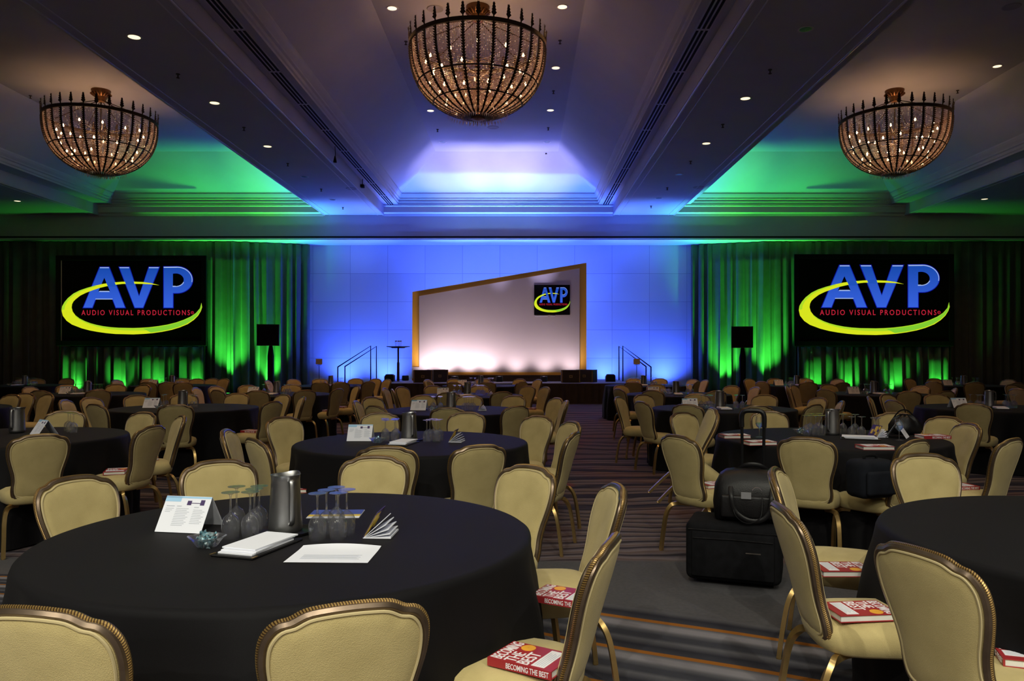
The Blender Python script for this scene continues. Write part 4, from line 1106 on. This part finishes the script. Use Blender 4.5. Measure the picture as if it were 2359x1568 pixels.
def make_sheet():
    r = empty('paper_sheet'); b = MB(); n = 14; vs = []
    for i in range(n+1):
        for j in range(n+1):
            x = -.14+.28*i/n; y = -.108+.216*j/n; z = .0015+.012*max(0, (y-.04)/.07)**2*max(0, cos((x)*9))
            vs.append((x, y, z))
    b.add(vs, [(i*(n+1)+j, (i+1)*(n+1)+j, (i+1)*(n+1)+j+1, i*(n+1)+j+1) for i in range(n) for j in range(n)])
    obj('page', b.mesh('page', M['paper'], True), r)
    b = MB()
    for k_ in range(5): b.box(-.10, .10-.01*(k_ % 2), -.012-.012*k_, -.0155-.012*k_+.0005, .002, .0023)
    obj('printed_text', b.mesh('printed_text', M['ink'], False), r); return r
sheet0 = make_sheet()
def make_booklet():
    r = empty('open_booklet')                                      # spine at origin, standing on its fore edge side; pages fan
    def leaf(a, w, h0, name, m, th=.0012, d=.07):
        b = MB(); Mx = Matrix.Rotation(-radians(a), 4, 'Y'); b.box(0, w, -d, d, -th, th, Mx)
        for i, v in enumerate(b.v): b.v[i] = (v[0], v[1], max(v[2], .0005)+.001)
        o = obj(name, b.mesh(name, M[m], False), r); return o
    leaf(2, .105, 0, 'page', 'paper', .0035)
    for a, w in ((10, .104), (20, .103), (31, .101), (42, .10)): leaf(a, w, 0, 'page', 'paper', .0014)
    o = leaf(61, .11, 0, 'cover', 'purple', .0012); o['label'] = 'purple cover printed with yellow shapes'
    b = MB(); Mx = Matrix.Rotation(-radians(61), 4, 'Y')
    for x0, x1, y0, y1 in ((.02, .05, -.05, -.02), (.05, .10, -.03, .01), (.03, .07, .02, .05), (.075, .105, -.06, -.04), (.01, .10, -.068, -.062)): b.box(x0, x1, y0, y1, -.0022, .0022, Mx)
    obj('cover_print', b.mesh('cover_print', M['yellow'], False), r); return r
book_open0 = make_booklet()
def make_flat_booklet():
    r = empty('folded_brochure'); b = MB(); b.box(-.11, .11, -.08, .08, 0, .003); obj('sheets', b.mesh('sheets', M['paper'], False), r)
    b = MB(); b.box(-.109, .109, -.02, .079, .0032, .0042); obj('blue_band', b.mesh('blue_band', M['blueprint'], False), r)
    b = MB(); b.box(-.109, .109, -.055, -.022, .0032, .0042); obj('yellow_band', b.mesh('yellow_band', M['yellow'], False), r); return r
broch0 = make_flat_booklet()
cm_ = MB()
bm = bmesh.new(); bmesh.ops.create_icosphere(bm, subdivisions=1, radius=.011); cm_.add([v.co for v in bm.verts], [[v.index for v in f.verts] for f in bm.faces]); bm.free()
for s in (-1, 1): cm_.add([(s*.008, 0, 0), (s*.019, .007, .004), (s*.019, -.007, .003), (s*.019, 0, -.006)], [(0, 1, 2), (0, 2, 3), (0, 1, 3)])
candy_me = cm_.mesh('candy', M['candy'], False)
dm = MB(); dm.lathe([(.001, .0), (.030, 0), (.036, .004), (.052, .030), (.060, .038), (.058, .039), (.048, .030), (.033, .007), (.001, .005)], 20)
for i, v in enumerate(dm.v):
    a = atan2(v[1], v[0]); k_ = max(0, (v[2]-.02)/.018)*.16*max(0, cos(2*a)); dm.v[i] = (v[0]*(1+k_), v[1]*(1+k_*.3), v[2]+.006*k_)
dish_me = dm.mesh('glass_dish', M['glass'])
def dish(x, y, label, n, ph):
    tag(obj('glass_dish', dish_me, loc=(x, y, TZ)), label, 'dish', 'glass candy dishes')
    rnd = random.Random(int(x*100)+5)
    for i in range(n):
        a = rnd.uniform(0, 2*pi); r_ = (.026 if i < n*.5 else .034 if i < n*.8 else .018)*math.sqrt(rnd.random())
        z = .016 if i < n*.45 else (.031 if i < n*.8 else .043)
        o = obj('wrapped_candy', candy_me, loc=(x+r_*cos(a), y+r_*sin(a), TZ+z)); o.rotation_euler = (rnd.uniform(0, 3), rnd.uniform(0, 3), rnd.uniform(0, 6))
        tag(o, 'teal foil candy in the glass dish on %s' % ph, 'candy', 'candies on %s' % ph)
tray_m = MB(); tray_m.lathe([(.001, 0), (.10, 0), (.112, .004), (.115, .012), (.111, .012), (.10, .006), (.001, .006)], 32); tray_me = tray_m.mesh('tray', M['leather'])
def cp(o0, name_loc, rz, label, cat, group):
    c = copy_tree(o0); place(c, name_loc, rz); return tag(c, label, cat, group)

LEFT1 = [(-.213, -.08, 'front left'), (-.238, .05, 'rear left'), (-.143, -.07, 'front right'), (-.150, -.005, 'middle'), (-.153, .06, 'rear right')]
RIGHT1 = [(.117, -.10, 'front left'), (.133, -.03, 'middle left'), (.155, .035, 'rear'), (.192, -.09, 'front right'), (.208, -.02, 'middle right')]
def table_set(t, dx=0, dy=0, lo=False, tent=True, booklet=False, gl=5, gr=5, cand=6):
    x, y, ph = TB[t]; x += dx; y += dy; rnd = random.Random(len(t)+int(x*50)+int(y*10))
    cp(pitch0, (x-.04, y+.02, TZ+.006), rnd.uniform(-1.2, -.3), 'brushed steel water pitcher at the centre of ' + ph, 'pitcher', 'steel water pitchers')
    tag(obj('round_tray', tray_me, loc=(x-.04, y+.0, TZ)), 'black round tray under the pitcher on ' + ph, 'tray', 'pitcher trays')
    if tent: cp(tent0, (x-.44+rnd.uniform(-.03, .03), y+.02, TZ+.0015), rnd.uniform(-.12, .08), 'white printed tent card left of the pitcher on ' + ph, 'tent card', 'printed tent cards')
    for lst, cnt, sd in ((LEFT1, gl, 'left'), (RIGHT1, gr, 'right')):
        for ddx, ddy, w in lst[:cnt]:
            wine(x+ddx*(1.15 if lo else 1), y+ddy, 'upturned glass %s of pitcher, %s, on %s' % (sd, w, ph), 'upturned stem glasses', lo)
    dish(x-.26, y-.17, 'small glass candy dish left of the pitcher on ' + ph, cand, ph)
    cp(pads0, (x-.05, y-.24, TZ), rnd.uniform(-.5, .1), 'white notepads on a black folder on ' + ph, 'notepads', 'notepad stacks')
    if booklet: cp(book_open0, (x+.30, y-.08, TZ), rnd.uniform(-.2, .1), 'open fanned booklet right of the pitcher on ' + ph, 'booklet', 'fanned booklets')
# nearest table, laid out by hand
x, y, ph = TB['A1']
cp(pitch0, (-.918, 3.03, TZ+.006), -.95, 'brushed steel water pitcher at the centre of the nearest table', 'pitcher', 'steel water pitchers')
tag(obj('round_tray', tray_me, loc=(-.92, 3.01, TZ)), 'black round tray under the pitcher on the nearest table', 'tray', 'pitcher trays')
cp(tent0, (-1.312, 3.085, TZ+.0015), -.18, 'white printed tent card at the left of the nearest table', 'tent card', 'printed tent cards')
for ddx, ddy, w in LEFT1: wine(x+ddx, y+ddy-.0, 'upturned stem glass left of the pitcher on the nearest table, %s of five' % w, 'upturned stem glasses')
for ddx, ddy, w in RIGHT1: wine(x+ddx, y+ddy, 'upturned stem glass right of the pitcher on the nearest table, %s of five' % w, 'upturned stem glasses')
dish(-1.125, 2.79, 'small glass candy dish beside the tent card on the nearest table', 22, ph)
cp(pads0, (-.935, 2.77, TZ), -.30, 'white notepads on a black folder on the nearest table', 'notepads', 'notepad stacks')
cp(sheet0, (-.645, 2.68, TZ), -.03, 'white printed sheet lying at the front right of the nearest table', 'paper sheet', None)
cp(book_open0, (-.59, 2.98, TZ), -.05, 'open fanned booklet with yellow and purple cover on the nearest table', 'booklet', 'fanned booklets')
cp(broch0, (-.80, 3.36, TZ), .05, 'blue and yellow brochure behind the right glasses on the nearest table', 'brochure', None)
table_set('A2', dy=.1, booklet=True, cand=8)
for t, kw in (('A3', dict(booklet=True)), ('A4', dict(booklet=True)), ('A5', {}), ('B3', {}), ('B4', {}), ('B5', dict(tent=False)), ('C3', {}), ('C4', {}), ('C5', {}), ('D5', {}),
              ('L3', dict(gl=2, gr=2)), ('L4', dict(gl=3, gr=3)), ('L5', dict(tent=False)), ('M4', {}), ('M5', {}), ('N5', dict(tent=False))):
    table_set(t, lo=True, **kw)
# left-edge table
ph = TB['L2'][2]
cp(pitch0, (-4.46, 6.9, TZ+.006), -1.6, 'brushed steel water pitcher on ' + ph, 'pitcher', 'steel water pitchers')
cp(tent0, (-4.13, 6.75, TZ+.0015), -.7, 'white tent card right of the pitcher on ' + ph, 'tent card', 'printed tent cards')
for i, (xx, yy) in enumerate(((-4.02, 6.95), (-3.95, 6.88), (-4.08, 7.02))): wine(xx, yy, 'upturned stem glass behind the tent card on %s, %s' % (ph, ['left', 'right', 'rear'][i]), 'upturned stem glasses')
cp(sheet0, (-4.62, 6.55, TZ), .2, 'white sheet lying in front of the pitcher on ' + ph, 'paper sheet', None)
# luggage table
ph = TB['B2'][2]
cp(pitch0, (2.67, 6.73, TZ+.002), -2.4, 'brushed steel water pitcher on ' + ph, 'pitcher', 'steel water pitchers')
for i, (px, py) in enumerate(((1858, 1003), (1868, 998), (1879, 1003), (1887, 997), (1893, 1003))):
    D = .684*F/(py-CY); wine((px-CX)*D/F, D, 'upturned stem glass left of the pitcher on the luggage table, %s of five' % ['leftmost', 'second from left', 'middle', 'fourth from left', 'rightmost'][i], 'upturned stem glasses')
for i, (px, py) in enumerate(((1942, 999), (1962, 1007), (1970, 1000), (1985, 1007))):
    D = .684*F/(py-CY); wine((px-CX)*D/F, D, 'upturned stem glass right of the pitcher on the luggage table, %s of four' % ['leftmost', 'second from left', 'third from left', 'rightmost'][i], 'upturned stem glasses')
dish(2.42, 6.80, 'small glass candy dish left of the glasses on ' + ph, 8, ph)
cp(pads0, (2.76, 6.38, TZ), 1.2, 'white notepads on a black folder on ' + ph, 'notepads', 'notepad stacks')
cp(book_open0, (2.93, 6.55, TZ), .1, 'fanned booklet with yellow and purple cover on ' + ph, 'booklet', 'fanned booklets')
cp(tent0, (3.12, 6.5, TZ+.0015), 1.0, 'dark-backed tent card near the right side of ' + ph, 'tent card', 'printed tent cards')
gu = MB(); gu.lathe([(.001, 0), (.033, 0), (.033, .002), (.006, .008), (.0036, .015), (.0036, .065), (.008, .075), (.025, .094), (.0325, .112), (.0335, .132), (.031, .155), (.0285, .172)], 24); gum = gu.mesh('bowl', M['glass'])
wa = MB(); wa.lathe([(.001, .078), (.007, .078), (.024, .096), (.031, .112), (.031, .120), (.001, .120)], 20); wam = wa.mesh('water', glassy('water_fill', (.75, .85, 1), gloss=.9))
for xx, yy, d in ((1.98, 6.52, 'standing alone at the left of'), (3.03, 6.28, 'standing before the tent card on')):
    r = empty('water_glass', (xx, yy, TZ)); obj('bowl', gum, r); obj('water', wam, r); tag(r, 'upright stem glass of water %s the luggage table' % d, 'glass', 'upright water glasses')
r = empty('glass_saucer_lid', (3.12, 6.9, TZ)); b = MB(); b.lathe([(.001, 0), (.035, 0), (.03, .12), (.042, .125), (.042, .135), (.001, .137)], 20); obj('cup', b.mesh('cup', M['glass']), r)
tag(r, 'covered glass tumbler behind the dark tent card', 'glass')

# ---------------------------------------------------------------- books
def make_book():
    r = empty('hardcover_book'); w, h, t = .078, .113, .026
    b = MB(); b.box(-w, w, -h, h, t-.003, t); b.box(-w, w, -h, h, 0, .003); b.box(-w-.003, -w+.003, -h, h, 0, t)
    obj('cover', b.mesh('cover', M['red'], False), r)
    b = MB(); b.box(-w+.003, w-.004, -h+.004, h-.004, .003, t-.003); obj('pages', b.mesh('pages', M['pages'], False), r)
    rows = (('BECOMING', .088, .145, .042), ('THE', .040, .075, .040), ('BEST', -.006, .095, .042))
    for body, yy, ww, hh in rows:
        me = text_mesh(body, ww, hh, M['white'], 'title', bold=.012); o = obj('title', me, r, (-w+.008+ww/2-.002, yy, t)); o['label'] = 'white cover title word ' + body
    me = text_mesh('BECOMING THE BEST', .150, .017, M['white'], 'spine_title', bold=.012)
    o = obj('spine_title', me, r, (-w-.003, -.03, t/2)); o.rotation_euler = (pi/2, 0, -pi/2)
    b = MB(); b.lathe([(.001, .0008), (.024, .0008), (.024, 0)], 28, (.048, .040, t)); obj('seal', b.mesh('seal', M['seal'], False), r)['label'] = 'round yellow seal'
    b = MB(); b.box(-w+.01, w-.012, -.082, -.036, t, t+.0006); obj('blurb_panel', b.mesh('blurb_panel', M['white'], False), r)
    b = MB()
    for k_ in range(5): b.box(-w+.018, w-.03-.01*(k_ % 2), -.046-.0075*k_, -.0435-.0075*k_, t+.0006, t+.001)
    obj('blurb_text', b.mesh('blurb_text', M['ink'], False), r)
    return r
bk0 = make_book()
def book(x, y, rz, label, z=.481, g='red books on the chair seats'):
    c = copy_tree(bk0); place(c, (x, y, z), rz); tag(c, label, 'book', g)
def seatbook(key, rz, label, f=.02, sx=0):
    c = BY[key]; a = c.rotation_euler[2]; loc = c.location+Vector((-sin(a)*f+cos(a)*sx, cos(a)*f+sin(a)*sx, 0))
    book(loc.x, loc.y, rz, label)
book(.03, 2.44, radians(59), 'red book on the right chair seat nearest the camera at the nearest table')
book(.165, 3.08, radians(62), 'red book on the second right chair seat of the nearest table')
book(1.42, 3.47, radians(-90), 'red book on the seat behind, left of the cropped right table')
book(1.25, 2.90, radians(-84), 'red book on the front left seat of the cropped right table')
book(1.60, 2.50, radians(-18), 'red book at the bottom right corner of the photo')
seatbook(('B2', 1562), radians(-70), 'red book on the seat behind the black bag', .04, .03)
seatbook(('B2', 2330), radians(100), 'red book on the rear right seat of the luggage table', .05)
seatbook(('L2', 350), radians(20), 'red book on the seat right of the left-edge table')
seatbook(('L2', 418), radians(60), 'red book on the second right seat of the left-edge table')
seatbook(('L2', 332), radians(10), 'red book on the far right seat of the left-edge table')
seatbook(('L3', 629), radians(70), 'red book on the right seat of the brownish table left of centre')
seatbook(('A2', 587), radians(0), 'red book on the left seat of the second table towards the stage')
seatbook(('L4', 779), radians(80), 'red book on the near right seat before the left drape corner table')
seatbook(('L4', 823), radians(80), 'red book on the far right seat before the left drape corner table')
seatbook(('A4', 1257), radians(80), 'red book on the right seat of the fourth table towards the stage')
def tbook(px, py, rz, label):
    D = .66*F/(py-CY); book((px-CX)*D/F, D, rz, label, TZ, 'red books on the luggage table')
tbook(1692, 1001, -1.5, 'red book at the left edge of the luggage table top'); tbook(1748, 1016, -1.4, 'red book behind the suitcase handle on the luggage table')
tbook(2015, 1026, -1.6, 'red book at the front edge of the luggage table'); tbook(2148, 1002, 1.6, 'red book at the right of the luggage table top')

# ---------------------------------------------------------------- luggage
def rot(x, y, z, a): return Matrix.Translation((x, y, z)) @ Matrix.Rotation(a, 4, 'Z')
sc_ = empty('rolling_suitcase', (1.36, 5.00, 0), radians(-20))
b = MB(); b.rbox(-.29, .29, -.17, .20, .03, .40, .045, 4); obj('case_body', b.mesh('case_body', M['blackcloth']), sc_)
b = MB(); b.rbox(-.25, .25, -.185, -.16, .06, .34, .012, 2); obj('front_pocket', b.mesh('front_pocket', M['blackcloth']), sc_)
b = MB(); b.tube([(-.24, -.188, .30), (0, -.19, .305), (.24, -.188, .30)], .004, n=6); b.tube([(-.27, -.172, .35), (.27, -.172, .35)], .004, n=6); obj('zipper', b.mesh('zipper', M['leather']), sc_)
b = MB(); b.box(.08, .17, -.1875, -.186, .225, .232); obj('badge', b.mesh('badge', mat('dull_badge', (.06, .05, .045), .5), False), sc_)
b = MB()
for s in (-1, 1): b.tube([(.10+s*.065, .19, .35), (.10+s*.07, .19, 1.02)], .010, n=8)
obj('telescoping_rod', b.mesh('telescoping_rod', M['black']), sc_)
b = MB(); b.tube(catmull([(.03, .19, .97), (.03, .19, 1.045), (.05, .19, 1.075), (.10, .19, 1.08), (.15, .19, 1.075), (.17, .19, 1.045), (.17, .19, .97)], 4, False), .016, n=8, ref=(0, 1, 0)); obj('pull_handle', b.mesh('pull_handle', M['leather']), sc_)
for s in (-1, 1):
    b = MB(); b.lathe([(.035, -.02), (.035, .02)], 14, (0, 0, 0), True, Matrix.Translation((s*.24, .17, .035)) @ Matrix.Rotation(pi/2, 4, 'Y')); obj('wheel', b.mesh('wheel', M['black']), sc_)
tag(sc_, 'large black fabric wheeled suitcase with raised pull handle in the aisle', 'suitcase')
bg = empty('travel_bag', (1.47, 4.98, .402), radians(-18))
b = MB(); rings = []
for z, sx, sy in ((0, .21, .11), (.015, .235, .13), (.12, .245, .14), (.22, .235, .125), (.28, .205, .085), (.305, .17, .05), (.315, .12, .02)):
    rr = []
    for i in range(32):
        a = 2*pi*i/32; ca, sa = cos(a), sin(a); rr.append(Vector((abs(ca)**.5*(1 if ca > 0 else -1)*sx, abs(sa)**.5*(1 if sa > 0 else -1)*sy+.006*sin(5*a+z*20), z+.006*sin(3*a))))
    rings.append(rr)
b.loft(rings); obj('bag_body', b.mesh('bag_body', M['leather'], True, 80), bg)
b = MB(); b.rbox(-.19, .19, -.165, -.12, .03, .17, .015, 3); obj('front_pocket', b.mesh('front_pocket', M['leather']), bg)
for s, nm in ((-1, 'front'), (1, 'rear')):
    b = MB(); b.tube(catmull(([(-.13, -.135, .22), (-.125, -.185, .17), (-.10, -.19, .08), (-.03, -.192, .03), (.05, -.192, .03), (.10, -.19, .08), (.115, -.185, .17), (.12, -.135, .22)] if s < 0 else [(-.12, .10, .24), (-.10, .08, .29), (-.04, .05, .335), (.04, .05, .335), (.10, .08, .29), (.12, .10, .24)]), 5, False), .014, .005, n=8, ref=(0, 1, 0)); obj('carry_handle', b.mesh('carry_handle', M['leather']), bg)
b = MB(); b.tube(catmull([(-.12, -.16, .17), (-.10, -.19, .06), (-.03, -.19, .01), (.05, -.19, .05), (.06, -.165, .17)], 5, False), .004, .012, n=6); obj('shoulder_strap', b.mesh('shoulder_strap', M['leather']), bg)
b = MB(); b.box(-.065, -.005, -.178, -.168, .155, .195); obj('luggage_tag', b.mesh('luggage_tag', mat('grey_tag', (.22, .22, .24), .5), False), bg)
b = MB(); b.tube([(.03+.03*cos(a), -.182, .20+.03*sin(a)) for a in [radians(20+14*i) for i in range(11)]], .003, n=6); obj('metal_ring', b.mesh('metal_ring', M['chrome']), bg)
tag(bg, 'black leather carry bag sitting on top of the wheeled suitcase', 'bag')
# bag on the seat near the luggage table
bp_ = empty('backpack', (2.36, 5.30, .483), .3)
b = MB(); b.rbox(-.14, .14, -.10, .10, 0, .26, .05, 4); obj('pack_body', b.mesh('pack_body', M['navy']), bp_)
b = MB(); b.rbox(-.12, .12, -.13, -.09, .03, .19, .02, 3); obj('front_pocket', b.mesh('front_pocket', M['navy']), bp_)
b = MB(); b.tube(catmull([(-.05, 0, .25), (-.04, 0, .28), (.04, 0, .28), (.05, 0, .25)], 4, False), .01, n=6); obj('grab_handle', b.mesh('grab_handle', M['blackcloth']), bp_)
tag(bp_, 'dark blue fabric backpack resting on a chair beside the luggage table', 'backpack')
bq = empty('shoulder_bag', P(2192, 1006, 6.55), -.3); bq.location.z = TZ
bq.location = (3.32, 6.78, TZ)
b = MB(); rings = []
for z, k_ in ((0, .85), (.02, 1), (.07, .98), (.12, .75), (.155, .4), (.165, .1)):
    rings.append([Vector((.135*k_*cos(2*pi*i/24), (.09*k_)*sin(2*pi*i/24)+.01*sin(i), z+.012*sin(i*1.7))) for i in range(24)])
b.loft(rings); obj('bag_body', b.mesh('bag_body', M['leather'], True, 80), bq)
b = MB(); b.tube(catmull([(-.10, 0, .12), (-.04, 0, .20), (.03, 0, .20), (.10, 0, .11)], 5, False), .006, n=6); b.tube(catmull([(-.12, -.05, .03), (-.22, -.06, .012), (-.20, -.12, .012), (-.10, -.13, .012)], 5, False), .005, n=6); obj('strap', b.mesh('strap', M['blackcloth']), bq)
tag(bq, 'slumped black shoulder bag at the right edge of the luggage table', 'bag')

for o0 in (pitch0, tent0, pads0, sheet0, book_open0, broch0, bk0): kill(o0)
